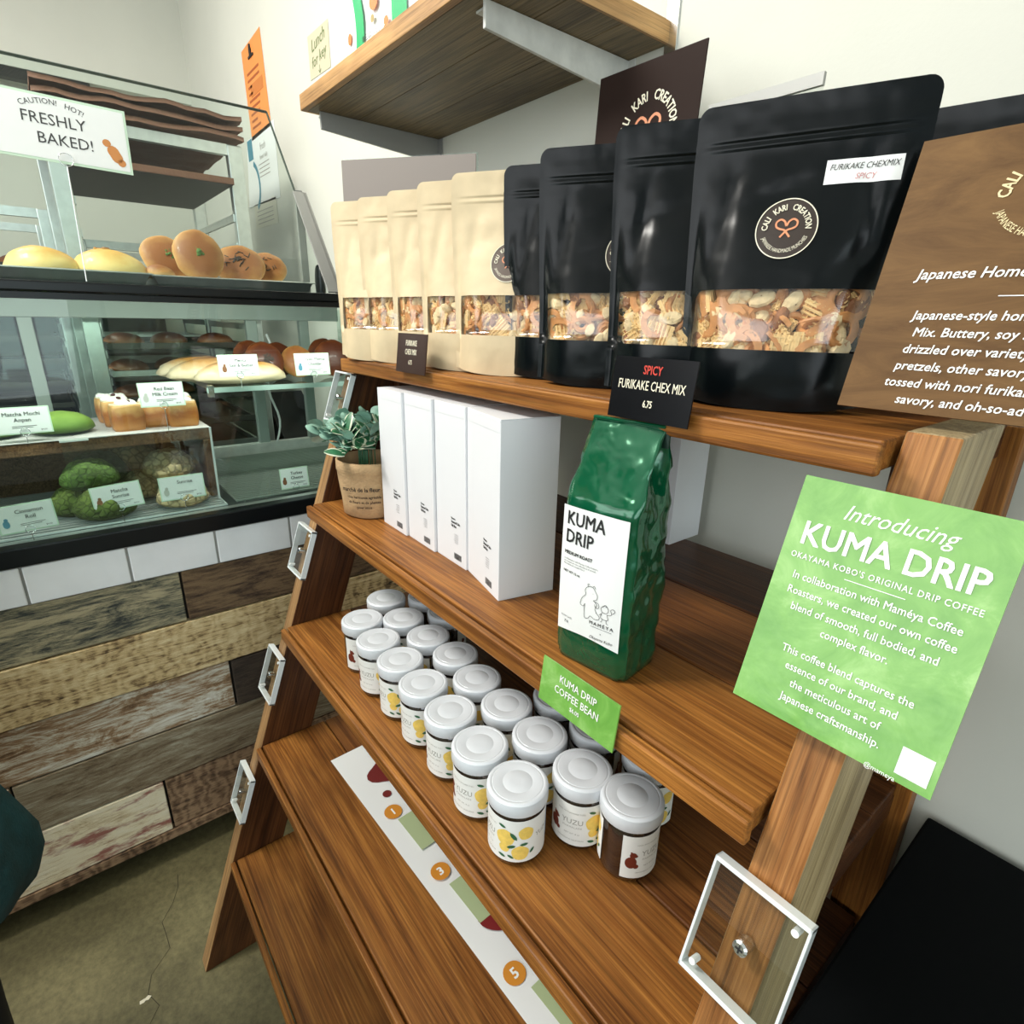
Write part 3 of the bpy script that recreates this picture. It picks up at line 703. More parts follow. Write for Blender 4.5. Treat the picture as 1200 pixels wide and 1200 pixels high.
def leaf_mesh(L, Wd, m, rim=None):
    def f(u, v): 
        w = Wd * math.sin(math.pi * min(1, (v*.92+.06))) ** .6; x = (u-.5)*2*w
        return (x, v*L, .12*L*math.sin(v*2.6) - abs(u-.5)*.25*Wd)
    mb = MB().grid(f, 6, 6)
    if rim: mb.m = [1 if (i % 6) in (0, 5) else 0 for i in range(36)]
    me = mb.mesh('leaf'); me.materials.append(m)
    if rim: me.materials.append(rim); me.polygons.foreach_set('material_index', mb.m)
    me.polygons.foreach_set('use_smooth', [True]*len(me.polygons)); return me
lms = [leaf_mesh(.026,.0115,leaf_ms[0]), leaf_mesh(.021,.0092,leaf_ms[1]), leaf_mesh(.034,.0105,leaf_ms[2],leaf_ms[3])]
rl = random.Random(4); stems = MB()
sprigs = [(-.08,-.05,.02,1),(-.10,-.02,.02,1),(-.07,-.05,.07,0),(-.05,-.06,.055,0),(-.015,-.06,.06,0),(.01,-.055,.07,2),(-.105,-.005,.035,1),(-.095,-.030,.060,1),(-.085,.02,.075,0),(-.115,.01,.055,1),(-.075,-.030,.055,1),(-.060,-.05,.035,1),(-.045,-.030,.085,0),(-.020,-.045,.075,0),(.000,-.040,.095,0),(-.03,-.055,.045,0),(.0,-.055,.030,0),(.028,-.045,.060,2),(.035,-.040,.035,2),(.040,-.020,.075,2),(.015,-.01,.10,0),(-.055,.0,.090,1),(-.02,.02,.10,0),(.03,.02,.09,2),(.02,-.055,.018,2)]
for sx, sy, sz, kd in sprigs:
    b0 = Vector((sx*.25, sy*.25, .083)); b3 = Vector((sx*1.12, sy, .103 + sz*.62)); b1 = b0 + Vector((0,0,.03)); 
    pts = [b0.lerp(b1, k/3) for k in range(3)] + [b1.lerp(b3, k/4) + Vector((0,0,.010*math.sin(k/4*3.1))) for k in range(5)]
    stems.tube(pts, .0009, 5)
    for k in range(8):
        q = .22 + .78*k/7; p = b1.lerp(b3, q) + Vector((0,0,.010*math.sin(q*3.1)))
        o = bpy.data.objects.new('leaf', lms[kd if rl.random() < .8 else 0]); C.objects.link(o); o.parent = pt
        d = (b3 - b1).normalized(); a = rl.uniform(0, 6.28)
        dr = (d*.5 + Vector((math.cos(a), math.sin(a), rl.uniform(-.2,.8)))*.9).normalized()
        o.location = p; o.rotation_euler = (dr.to_track_quat('Y', 'Z') @ Euler((0, rl.uniform(-.8,.8), 0)).to_quaternion()).to_euler(); s_ = rl.uniform(.75,1.2); o.scale = (s_, s_, s_)
obj('stems', stems, leaf_ms[2], pt)

# ================================================================== JARS ON THE THIRD SHELF
Z3 = Zc(-.564)
jar_glass = M_('dark_filled_glass', (.020,.009,.005), .08, coat=1, spec=.7)
lid_m = M_('white_enamel_lid', (.70,.73,.76), .35, coat=.25)
label_m = M_('jar_label_paper', (.84,.84,.80), .5)
yuzu_m = M_('yuzu_yellow', (.86,.60,.13), .5, var=.10, vscale=200); leaf_p = M_('printed_leaf', (.03,.13,.06), .5); grey_ink = M_('grey_ink', (.35,.34,.30), .6); blue_ink = M_('light_blue_panel', (.55,.70,.82), .5); bear_ink = M_('brown_bear_ink', (.16,.025,.012), .5)
JR = .0315
jt = thing('jam_jar', 'yuzu', 'jar', (0,0,Z3), 0)
obj('jar_glass', MB().lathe([(.001,0),(.027,0),(.0305,.003),(JR,.007),(JR,.064),(.0295,.069),(.028,.072),(.028,.080)], 40, cap=False), jar_glass, jt, smooth=True)
lid = MB().lathe([(.0300,.0705),(.0333,.071),(.0340,.0725),(.0340,.0835),(.0335,.0862),(.0318,.0878),(.0302,.0881),(.0290,.0880),(.0286,.0877),(.0278,.0877),(.0274,.0880),(.0170,.0880),(.0167,.08787),(.0161,.08787),(.0158,.0880),(.0050,.0880),(.0008,.0880)], 44, cap=False)
nL = len(lid.v)//44; lid.f.append(tuple((nL-1)*44 + i for i in range(44))); lid.m.append(0)
obj('lid', lid, lid_m, jt, smooth='auto')
arcl = 2*math.pi*JR; LW = arcl*.88
lab_o = obj('paper_label', cyl(MB().grid(lambda u, v: ((u)*LW, 0.0085 + v*.0565, 0), 44, 6), JR, 0, .0005), label_m, jt, smooth=True)
a0 = 0
def fruit(mb, x, y, r): mb.disc(x, y, r, 18, 4, fn=lambda a: 1 + .03*math.sin(a*5))
def pleaf(mb, x, y, L, ang):
    n0 = len(mb.v); mb.disc(0, 0, L, 12, 3, fn=lambda a: 1/math.sqrt(math.cos(a)**2 + math.sin(a)**2/.14))
    for i in range(n0, len(mb.v)):
        px, py, _ = mb.v[i]; mb.v[i] = (x + px*math.cos(ang) - py*math.sin(ang), y + px*math.sin(ang) + py*math.cos(ang), .0003)
for ox in (LW*.28, LW*.74):
    yz = MB(); lf = MB()
    fruit(yz, ox+.011, .041, .0105); fruit(yz, ox+.034, .048, .0085); fruit(yz, ox+.028, .0215, .0098); fruit(yz, ox+.010,.027,.006)
    for q in ((.021,.0445,.0062,-.9),(.0185,.0300,.0052,.35),(.0325,.0335,.0048,.1),(.008,.0155,.0045,-.3),(.018,.0160,.0042,-.5),(.008,.0560,.0045,-.3),(.042,.0225,.0042,.9)): pleaf(lf, ox+q[0], *q[1:])
    obj('fruit_print', cyl(yz, JR, 0, .0007), yuzu_m, lab_o); obj('leaf_print', cyl(lf, JR, 0, .0007), leaf_p, lab_o)
gi = MB(); g2 = MB(); bl = MB(); be = MB()
txt(gi, 'YUZU', .034, .0385, .0100, xs=.95); txt(gi, 'MARMALADE', .034, .0330, .0034, track=1.2); txt(gi, 'NET WT. 8 oz', .034, .0240, .0030); txt(gi, 'MADE WITH JAPANESE YUZU', .032, .0530, .0025); txt(gi, 'HANDMADE IN CALIFORNIA', .032, .0155, .0025)
for k in range(9): bl.box((LW*.66, .054-.0042*k, 0), (LW*.66+.009, .0565-.0042*k, .0002))
txt(g2, 'YUZU', LW*.60, .0385, .0085, xs=.9)
be.disc(.0110,.0300,.0062,18,4,fn=lambda a: 1+.25*math.sin(a)**2 - .1*math.cos(a)); be.disc(.0125,.0400,.0038,14,3); be.disc(.0155,.0392,.0020,10,2); be.disc(.0160,.0250,.0030,12,3); be.disc(.0103,.0436,.0012,8,1)
for nm, mb, m in (('label_lettering', gi, grey_ink), ('label_lettering', g2, grey_ink), ('blue_panel_print', bl, blue_ink), ('bear_print', be, bear_ink)):
    obj(nm, cyl(mb, JR, 0, .0007), m, lab_o)
jars = [  # x, y, angle of the label start, label
 (-.800,.333, 275, 'white-lidded yuzu jar at the far left end of the front row'),
 (-.727,.326, 236, 'white-lidded yuzu jar second from the left in the front row'),
 (-.657,.327, 205, 'white-lidded yuzu jar third from the left in the front row'),
 (-.587,.325, 214, 'white-lidded yuzu jar in the middle of the front row, four from the left'),
 (-.515,.323, 222, 'white-lidded yuzu jar third from the right end of the front row'),
 (-.443,.318, 226, 'white-lidded yuzu jar in the front row next to the frontmost one'),
 (-.371,.317, 192, 'frontmost yuzu jar with a fully visible print of yellow fruit and green leaves'),
 (-.845,.399, 0, 'yuzu jar at the far left end of the second row, lid in the shade'),
 (-.764,.390, 80, 'yuzu jar second from the left in the second row, lid in the shade'),
 (-.690,.394, 20, 'yuzu jar third from the left in the second row, lid in the shade'),
 (-.621,.400, 200, 'yuzu jar fourth from the left in the second row, partly under the shelf'),
 (-.552,.391, 40, 'yuzu jar fourth from the right in the second row, grey shaded lid'),
 (-.482,.389, 60, 'yuzu jar third from the right in the second row, grey shaded lid'),
 (-.413,.386, 60, 'yuzu jar second from the right in the second row, grey shaded lid'),
 (-.341,.387, 238, 'yuzu jar just right of the frontmost one with YUZU lettering showing'),
 (-.810,.462, 0, 'yuzu jar in the third row at the left, only its lid edge showing'),
 (-.738,.460, 0, 'yuzu jar in the third row, left of centre, lid edge under the shelf above'),
 (-.455,.456, 0, 'yuzu jar in the third row whose lid peeks out behind the green price card'),
 (-.383,.454, 0, 'yuzu jar in the third row whose lid peeks out right of the price card'),
 (-.282,.402, 297, 'rightmost yuzu jar showing dark glass and a small brown bear on its label'),
 (-.310,.470, 60, 'yuzu jar hidden behind the rightmost one, a sliver of label showing')]
for k, (x, y, a, lab_) in enumerate(jars):
    if k == 0: j = jt; j.location = (x, y, Z3); j.rotation_euler = (0,0,R(a)); j['label'] = lab_; j['group'] = 'yuzu jars on the third shelf'
    else: copy_tree(jt, (x, y, Z3), R(a), lab_)

# ================================================================== POSTER SHEET ON THE FOURTH SHELF
Z4 = Zc(-.803)
ps = thing('printed_sheet', 'long white printed sheet with numbered orange circles lying on the fourth shelf', 'poster', (-.58,.42,Z4), R(2.2))
def psh(u, v): return (-.305 + .62*u, -.125 + .20*v, .0012 + .0015*math.sin(u*9)*(1-v))
a = MB().grid(psh, 30, 6); a2 = MB().grid(lambda u, v: (psh(u,v)[0], psh(u,v)[1], .0004), 30, 6); a.add(a2.v, [f[::-1] for f in a2.f])
obj('sheet', a, paper_m, ps, smooth=True)
pgreen = M_('pale_green_print', (.42,.50,.27), .6); op = MB(); nm_ = MB(); rp = MB()
Lp = lambda mb: mb.map(lambda x, y, z: (x, y, .0036 + z))
for k, x0 in enumerate((-.105, .045, .225)):
    gq = MB(); gq.box((x0,-.096,0), (x0+.075,-.015,.0001)); obj('green_panel', gq.map(lambda x, y, z: (x, y, .0036 + z)), pgreen, ps)
ora = M_('orange_print', (.65,.25,.02), .6)
for s, x, y in (('1', -.124,-.094), ('3', .019,-.094), ('5', .199,-.101)):
    od = MB().disc(x, y, .0150, 22, 2, z=.0001); obj('number_disc', Lp(od), ora, ps); txt(nm_, s, x+.0062, y, .0185, bold=.03, rot=R(90), z=.0003)
rp2 = MB(); rp.disc(-.215,-.060,.030,20,2,fn=lambda a: 1+.15*math.sin(3*a)); rp.disc(-.165,-.083,.008,12,2); rp2.disc(.125,-.070,.026,20,2,fn=lambda a: 1+.12*math.sin(2*a))
obj('maroon_print', Lp(rp2), M_('maroon_red_print', (.20,.008,.008), .6), ps); obj('numbers', Lp(nm_), white_ink, ps); obj('maroon_print', Lp(rp), M_('maroon_print', (.16,.01,.008), .6), ps)

# ================================================================== BEHIND THE TOP SHELF, ON THE WALL
card_d = M_('cocoa_card', (.022,.011,.008), .6, spec=.12)
M = frame((-.583,.683,Zc(.244)), (1,.02,0), (0,.06,1))
cs = board_sign('brand_display_card', .170, .156, card_d, M, 'dark brown CALI KARI CREATION card standing behind the black pouches', 'sign')
ga, pr = MB(), MB(); logo(ga, pr, .008, -.004, .054)
flat(cs, 'round_lettering', ga, cream_ink); flat(cs, 'pretzel_print', pr, salmon)
obj('easel_leg', MB().box((-.03,-.382+.156,-.05),(.03,-.07,-.045)), card_d, cs)
M = frame((-.970,.540,Zc(.150)), (.200,.1455,0), (0,.02,1))
gs_ = board_sign('grey_display_card', .247, .21, M_('taupe_card', (.25,.215,.19), .5), M, 'plain taupe card in a clear stand behind the cream pouches', 'sign')
obj('clear_stand', MB().box((-.126,-.219,-.0065),(.126,.108,-.0045)), clearglass, gs_)
gs2 = thing('clear_sign_stand', 'empty clear acrylic stand behind the large black pouch', 'sign holder', M=frame((-.420,.68,Zc(.080)), (1,0,0), (0,.02,1)))
obj('acrylic_sheet', MB().box((-.06,-.161,0),(.075,.155,.003)), acr_m, gs2); obj('polished_edge', MB().box((-.06,.155,-.001),(.075,.167,.004)), greyp_m, gs2)

SHZ = .394
wsf = thing('wall_shelf', 'light oak wall shelf on two metal brackets above the pouches', 'shelf', (-1.0,.66,Zc(SHZ)))
x0, x1, y0, y1 = -1.337+1.0, -.668+1.0, .505-.66, WY-.66
for k in range(3):
    a, b = y0 + .012 + (y1-y0-.012)*k/3, y0 + .012 + (y1-y0-.012)*(k+1)/3
    obj('board', MB().box((-.334,a-(b+a)/2+.0004,0),(.335,b-(a+b)/2-.0004,.0275)), oak_d, wsf, loc=(0,(a+b)/2,.0), bevel=.0008)
obj('oak_front_edge', MB().box((x0,-.0065,0),(x1,.006,.028)), oak_w, wsf, loc=(0,y0+.006,-.0004), bevel=.0012)
for xx, nmx in ((x1-.0005, 'oak_end_edge'), (x0-.004, 'oak_end_edge')):
    obj(nmx, MB().box((0,-.004,0),(y1-y0,.0005,.028)), oak_w, wsf, loc=(xx+.0045,y0,-.0004), rot=(0,0,R(90)))
for xx, mm, nn in ((x1-.075, whitep_m, 'white bracket'), (x0+.022, greyp_m, 'dark bracket')):
    mb = MB(); mb.prism([(y0+.03,-.0005),(y1,-.0005),(y1,-.050),(y1-.02,-.050),(y0+.03,-.032)], 0, .006, M=Matrix(((0,0,1,xx),(1,0,0,0),(0,1,0,0),(0,0,0,1))))
    mb.box((xx-.03,y0+.04,-.004),(xx,y1,-.0008)); mb.box((xx-.014,y1-.003,-.055),(xx+.020,y1,-.0005))
    br = obj('bracket', mb, mm, wsf, label=nn, bevel=.0008)
st_ = MB().box((x1+.001,y1-.004,-.02),(x1+.022,y1,.075)); sto = obj('wall_strip', st_, steel_m, wsf)
obj('screw', MB().lathe([(.004,0),(.004,.002),(.001,.003)], 12), greyp_m, sto, loc=(x1+.011,y1-.004,.055), rot=(R(90),0,0))
# white and green gift bag on it
gb = thing('white_green_bag', 'white food bag with green bands and small orange prints on the wall shelf', 'bag', (-1.09,.60,Zc(SHZ)+.0285), R(6))
def gbp(u, v): 
    a = u*2*math.pi - math.pi/2; ca, sa = math.cos(a), math.sin(a); k = 1 - .75*max(0, v-.55)/.45
    return (.135*math.copysign(abs(ca)**.55, ca), .045*k*math.copysign(abs(sa)**.7, sa) + .003*noise.noise(Vector((ca*3,sa*3,v*6))), v*.26)
mb = MB().grid(gbp, 60, 16, cu=True); mb.f.append(tuple(range(59,-1,-1))); mb.m.append(0)
obj('bag_body', mb, paper_m, gb, smooth=True)
def onbag(mb, off): return mb.map(lambda x, y, z: (x, -.045*(max(0.02,1-abs(x/.135)**3.2))**.33*(1-.75*max(0,y/.26-.55)/.45) - off - .003 - z, y))
grn = M_('bright_green_print', (.0,.36,.11), .45)
b1 = MB().grid(lambda u, v: (-.072 + .028*u + .010*math.sin(v*7) , .002+.25*v, 0), 5, 20); b1.add(MB().grid(lambda u, v: (.052+.038*u, .002+.25*v, 0), 5, 20).v, MB().grid(lambda u, v: (0,0,0), 5, 20).f)
obj('green_bands', onbag(b1, .0005), grn, gb)
o1 = MB(); o1.disc(.035,.030,.011,14,3,fn=lambda a: 1+.3*math.sin(a)**2); o1.disc(.036,.048,.007,12,2); o1.disc(.0,.085,.013,14,3); o1.disc(-.09,.055,.009,12,2)
obj('orange_prints', onbag(o1, .001), M_('orange_bear_print', (.75,.20,.05), .5), gb)
o2 = MB().disc(-.005,.062,.006,14,2); obj('gold_dot', onbag(o2, .001), M_('gold_dot', (.35,.26,.09), .5), gb)
tj = MB(); txt(tj, '\u6bce\u65e5\u98df\u3079\u305f\u3044', -.010, .038, .0105, rot=.05); txt(tj, '\u713c\u304d\u305f\u3066', -.008, .024, .0105, rot=.05); obj('lettering', onbag(tj, .001), ink_m, gb)
# papers on the wall
def wall_paper(name, pts, m, label, cat='notice'):
    """pts: x,z corners (TL, TR, BR, BL)"""
    cx = sum(p[0] for p in pts)/4; cz = sum(p[1] for p in pts)/4
    o = MB(); o.add([(x-cx, 0, z-cz) for x, z in pts] + [(x-cx, .0008, z-cz) for x, z in pts], [(3,2,1,0),(4,5,6,7),(0,1,5,4),(1,2,6,5),(2,3,7,6),(3,0,4,7)])
    t = thing(name, label, cat, (cx, WY-.0015, Zc(cz))); obj('paper', o, m, t); return t
def wp_art(t, mb, m, nm='lettering'): return obj(nm, mb, m, t, M=Matrix(((1,0,0,0),(0,0,-1,-.0006),(0,1,0,0),(0,0,0,1))))
o_m = M_('orange_paper', (.86,.30,.07), .6)
t = wall_paper('orange_notice', [(-2.735,.955),(-2.495,.965),(-2.475,.66),(-2.72,.655)], o_m, 'long orange paper notice pinned to the wall above the rack')
a = MB(); rr = random.Random(2)
for k in range(9): a.box((-.085, .055-.022*k, 0), (-.085+rr.uniform(.04,.15), .063-.022*k, .0001))
a2 = MB().box((-.06,-.02,0),(.09,.02,.0001)); wp_art(t, a, M_('dark_orange_ink', (.42,.10,.02), .6)); wp_art(t, a2, M_('orange_block', (.62,.20,.04), .6), 'print_block')
a3 = MB(); a3.tube([(-.02,.14,0),(-.01,.12,.004),(-.015,.10,.002)], .005, 6); a3.box((-.045,.10,0),(.015,.107,.003)); wp_art(t, a3, ink_m, 'black_clip')
t = wall_paper('blue_white_notice', [(-2.79,.668),(-2.44,.672),(-2.45,.42),(-2.86,.43)], paper_m, 'white notice with teal arcs pinned under the orange one')
a = MB()
for k in range(14):
    q0, q1 = R(-70+10*k), R(-60+10*k); r0, r1 = .075, .095
    a.add([(-.13+r0*math.cos(q0),-.05+r0*math.sin(q0),0),(-.13+r1*math.cos(q0),-.05+r1*math.sin(q0),0),(-.13+r1*math.cos(q1),-.05+r1*math.sin(q1),0),(-.13+r0*math.cos(q1),-.05+r0*math.sin(q1),0)],[(0,1,2,3)])
a.box((-.155,.045,0),(-.09,.118,.0001)); wp_art(t, a, M_('teal_print', (.06,.25,.34), .5), 'teal_arcs')
a = MB(); txt(a, 'fresh', .04, .06, .035); txt(a, 'bread daily', .04, .03, .022)
for k in range(4): a.box((-.03,.012-.014*k,0),(.10,.015-.014*k,.0001))
wp_art(t, a, grey_ink)
t = wall_paper('small_cream_note', [(-2.79,.432),(-2.50,.430),(-2.50,.338),(-2.79,.342)], M_('cream_note_paper', (.68,.66,.54), .7), 'small cream note hanging below the blue and white notice')
a = MB()
for k in range(4): a.box((-.11,-.03+.015*k,0),(.1,-.027+.015*k,.0001))
wp_art(t, a, grey_ink)
t = wall_paper('cream_lunch_card', [(-2.06,.808),(-1.90,.805),(-1.90,.690),(-2.06,.695)], M_('cream_card', (.62,.57,.40), .6), 'little cream card with green writing on the wall left of the wall shelf', 'card')
a = MB(); txt(a, 'Lunch', 0, .015, .045, shear=.2, rot=.1); txt(a, 'for key', 0, -.025, .04, shear=.2, rot=.1); txt(a, '\u2193', 0, -.055, .03); wp_art(t, a, M_('olive_ink', (.13,.2,.06), .6))

# black table behind the right leg
tb = thing('black_table', 'plain black table standing in the corner to the right of the step shelf', 'table', (.5,.5,0))
tk = M_('black_table_cloth', (.0012,.0018,.0022), .8, spec=.1)
obj('tabletop', MB().box((-.60,-.10,Zc(-.64)),(.75,.305,Zc(-.614))), tk, tb, bevel=.003)
obj('table_skirt', MB().box((-.575,-.08,.01),(.73,.29,Zc(-.641))), tk, tb)
# ================================================================== SERVICE COUNTER
FX = -1.33
ctr = thing('service_counter', 'counter clad in reclaimed planks of mixed colours with a row of white tiles on top', 'counter', (FX,-.9,0))
def cobj(name, a, b, m, grain_rot=True, bevel=.0015, off=(0,0,0), parent=ctr, root=(FX,-.9,0)):
    """a board on the counter front given by world corners; local x runs along world y (the grain)"""
    c = [(a[i]+b[i])/2 for i in range(3)]; mb = MB().box((-(b[1]-a[1])/2, -(b[0]-a[0])/2, -(b[2]-a[2])/2), ((b[1]-a[1])/2, (b[0]-a[0])/2, (b[2]-a[2])/2))
    return obj(name, mb, m, parent, loc=(c[0]-root[0], c[1]-root[1], c[2]-root[2]), rot=(0,0,R(90)), bevel=bevel)
obj('core', MB().box((-.60,-1.75,Zc(-1.222)),(-.022,WY+.9-.002,Zc(-.46))), M_('dark_core', (.02,.015,.01), .8), ctr)
obj('toe_kick', MB().box((-.50,-1.7,0),(-.08,WY+.9-.002,Zc(-1.221))), M_('toe_kick_black', (.008,.01,.012), .7), ctr)
G = lambda *c: c
pl_gry = plank('plank_grey_black', [(.42,G(.010,.012,.012)),(.50,G(.045,.052,.045)),(.56,G(.18,.17,.11)),(.66,G(.44,.38,.23))])
pl_brn = plank('plank_dark_brown', [(.38,G(.008,.005,.003)),(.5,G(.065,.036,.018)),(.64,G(.19,.12,.06))])
pl_tan = plank('plank_sawn_tan', [(.42,G(.015,.011,.006)),(.49,G(.22,.14,.06)),(.57,G(.58,.42,.20)),(.72,G(.80,.66,.38))], saw=.06)
pl_wht = plank('plank_white_washed', [(.38,G(.12,.065,.03)),(.46,G(.34,.21,.11)),(.52,G(.60,.54,.42)),(.62,G(.86,.85,.78))], streak=.6)
pl_grb = plank('plank_grey_brown', [(.36,G(.04,.028,.016)),(.47,G(.19,.135,.075)),(.56,G(.29,.24,.155)),(.70,G(.50,.47,.36))], streak=.7)
pl_cre = plank('plank_cream_red', [(.38,G(.20,.13,.06)),(.47,G(.60,.47,.28)),(.57,G(.82,.72,.50)),(.8,G(.86,.80,.64))], stain=(.25,.03,.03))
pl_blk = plank('plank_near_black', [(.3,G(.008,.006,.005)),(.5,G(.03,.02,.013)),(.75,G(.08,.055,.035))])
pl_rbr = plank('plank_red_brown', [(.38,G(.015,.008,.004)),(.5,G(.13,.07,.034)),(.66,G(.32,.20,.11))], saw=.12)
rows = [(-.660,-.540), (-.793,-.662), (-.923,-.795), (-1.054,-.925), (-1.2,-1.056)]
lay = [ [(-2.6,-.55,pl_brn),(-.55,.144,pl_gry),(.147,WY,pl_brn)],
        [(-2.6,-.9,pl_rbr),(-.9,WY,pl_tan)],
        [(-2.6,-.8,pl_grb),(-.8,.213,pl_wht),(.216,WY,pl_blk)],
        [(-2.6,-.218,pl_wht),(-.215,WY,pl_grb)],
        [(-2.6,-.7,pl_brn),(-.7,.034,pl_cre),(.037,WY,pl_rbr)] ]
rr = random.Random(9)
for (z0, z1), L in zip(rows, lay):
    for y0, y1, m in L:
        d = rr.uniform(0, .005); cobj('plank', (FX-.021, y0+.0008, Zc(z0)+.0008), (FX-d, y1-.001, Zc(z1)-.0008), m, bevel=.002)
cobj('base_batten', (FX-.03,-2.6,Zc(-1.226)), (FX+.001,WY-.001,Zc(-1.2015)), pl_rbr)
ys = [-2.45+.168*k for k in range(15)]; ys = [y for y in ys if y < -.2] ; ys = [.059-.168*k for k in range(15,0,-1)] + [.059,.225,.388,.556,.724]
for a, b in zip(ys, ys[1:]+[WY]):
    cobj('tile', (FX-.020, a+.0022, Zc(-.5385)), (FX+.0015, b-.0022, Zc(-.4620)), tile_m, bevel=.002)
cobj('grout', (FX-.022,-2.6,Zc(-.5395)), (FX-.001,WY-.001,Zc(-.4605)), grout_m, bevel=0)

# ================================================================== DISPLAY CASE
BX = -1.93; Y0, Y1 = -1.6, .79
frame_m = M_('satin_grey_green_frame', (.36,.42,.38), .55, metal=.3)
dc = thing('display_case', 'glass bakery display case with black sill and black top standing on the counter', 'display case', (FX,-.4,Zc(-.46)))
dl = Vector((FX,-.4,Zc(-.46)))
def dbox(name, a, b, m, bevel=0, parent=dc, **k):
    c = Vector([(a[i]+b[i])/2 for i in range(3)]); mb = MB().box(tuple(Vector(a)-c), tuple(Vector(b)-c))
    return obj(name, mb, m, parent, loc=tuple(c-dl), bevel=bevel, **k)
dbox('sill', (FX-.03,Y0,Zc(-.4600)), (FX+.004,Y1,Zc(-.4230)), black_m, .003)
dbox('sill_ledge', (FX-.05,Y0,Zc(-.4300)), (FX-.030,Y1,Zc(-.4240)), alu_m)
dbox('deck', (BX,Y0,Zc(-.4600)), (FX-.0305,Y1,Zc(-.4350)), M_('case_deck', (.07,.085,.08), .35, metal=.2))
dbox('front_glass', (FX-.007,Y0,Zc(-.4225)), (FX-.001,Y1,Zc(.016)), caseglass)
dbox('end_glass', (BX+.02,Y1-.008,Zc(-.4345)), (FX-.010,Y1-.002,Zc(.016)), caseglass)
dbox('top_slab', (BX-.01,Y0,Zc(.028)), (FX+.010,Y1+.01,Zc(.046)), black_m, .003)
dbox('top_front_bar', (FX-.045,Y0,Zc(.0165)), (FX-.002,Y1,Zc(.0275)), black_m)
dbox('rear_header', (BX-.012,Y0,Zc(-.020)), (BX+.014,Y1,Zc(.027)), frame_m, .002)
dbox('rear_rail', (BX-.012,Y0,Zc(-.4348)), (BX+.014,Y1,Zc(-.398)), whitep_m, .002)
for yy, w in ((-1.2,.03),(-.62,.03),(-.02,.03),(.515,.032),(.675,.030)):
    dbox('rear_post', (BX-.011,yy-w/2,Zc(-.398)), (BX+.012,yy+w/2,Zc(-.020)), frame_m, .002)
for ya, yb in ((-1.15,-.65),(-.6,-.04),(0,.495)):
    dbox('sliding_door', (BX-.004,ya,Zc(-.397)), (BX+.001,yb,Zc(-.021)), caseglass)
cbl = MB().tube([(BX+.03,.55+.012*math.sin(k*.7),Zc(-.06-.337*k/14)) for k in range(15)], .0035, 6); cbl.map(lambda x,y,z: Vector((x,y,z))-dl); obj('white_cable', cbl, paper_m, dc, smooth=True)
dbox('glass_shelf', (-1.84,.285,Zc(-.178)), (-1.50,Y1-.012,Zc(-.170)), caseglass)
dbox('shelf_edge', (-1.500,.285,Zc(-.180)), (-1.496,Y1-.012,Zc(-.168)), M_('green_glass_edge', (.50,.66,.60), .15, coat=.5))
dbox('shelf_clip', (-1.515,.288,Zc(-.190)), (-1.495,.300,Zc(-.163)), steel_m)
case_fill = bpy.data.lights.new('case_fill_light', 'AREA'); case_fill.shape = 'RECTANGLE'; case_fill.size = 2.2; case_fill.size_y = .02; case_fill.energy = 6.5; case_fill.color = (1,.98,.92)  # unseen strip light, added under the opaque top to brighten the breads
lo_ = bpy.data.objects.new('case_fill_light', case_fill); C.objects.link(lo_); lo_.location = (FX-.05,-.4,Zc(.012)); lo_.rotation_euler = (0, R(-12), R(90))
lo_.rotation_euler = (Vector((-1.62,-.4,Zc(-.3))) - lo_.location).to_track_quat('-Z', 'Y').to_euler(); 
# wire racks on the deck
def wire_rack(name, x0, x1, y0, y1, z, label, step=.0155, m=wire_m, r=.0020):
    t = thing(name, label, 'rack', ((x0+x1)/2, (y0+y1)/2, z)); a, b = (x1-x0)/2, (y1-y0)/2
    mb = MB(); n = int((x1-x0)/step)
    for k in range(n+1): x = -a + 2*a*k/n; mb.box((x-r,-b,.012), (x+r,b,.012+2*r))
    obj('wires', mb, m, t, kind='stuff')
    obj('frame', MB().tube([(-a,-b,.013),(a,-b,.013),(a,b,.013),(-a,b,.013)], .0024, 8, closed=True), m, t)
    for k in range(3):
        y = -b*.7 + b*.7*k; obj('crossbar', MB().tube([(-a,y,.010),(a,y,.010)], .002, 6), m, t)
    for sx in (-1, 1):
        for sy in (-1, 1): obj('foot', MB().tube([(sx*a*.9,sy*b*.9,0),(sx*a*.9,sy*b*.9,.012)], .002, 6), m, t)
    return t
DZ = Zc(-.435)
wire_rack('cooling_rack', -1.88, -1.385, -.62, .27, DZ, 'large shiny wire cooling rack under the green buns', m=M_('pale_nickel_wire', (.72,.75,.74), .3, metal=.35))
wire_rack('cooling_rack', -1.86, -1.40, .295, .745, DZ, 'wire rack with no bread on it in the right corner of the case', m=M_('dull_wire', (.34,.38,.33), .4, metal=.3))
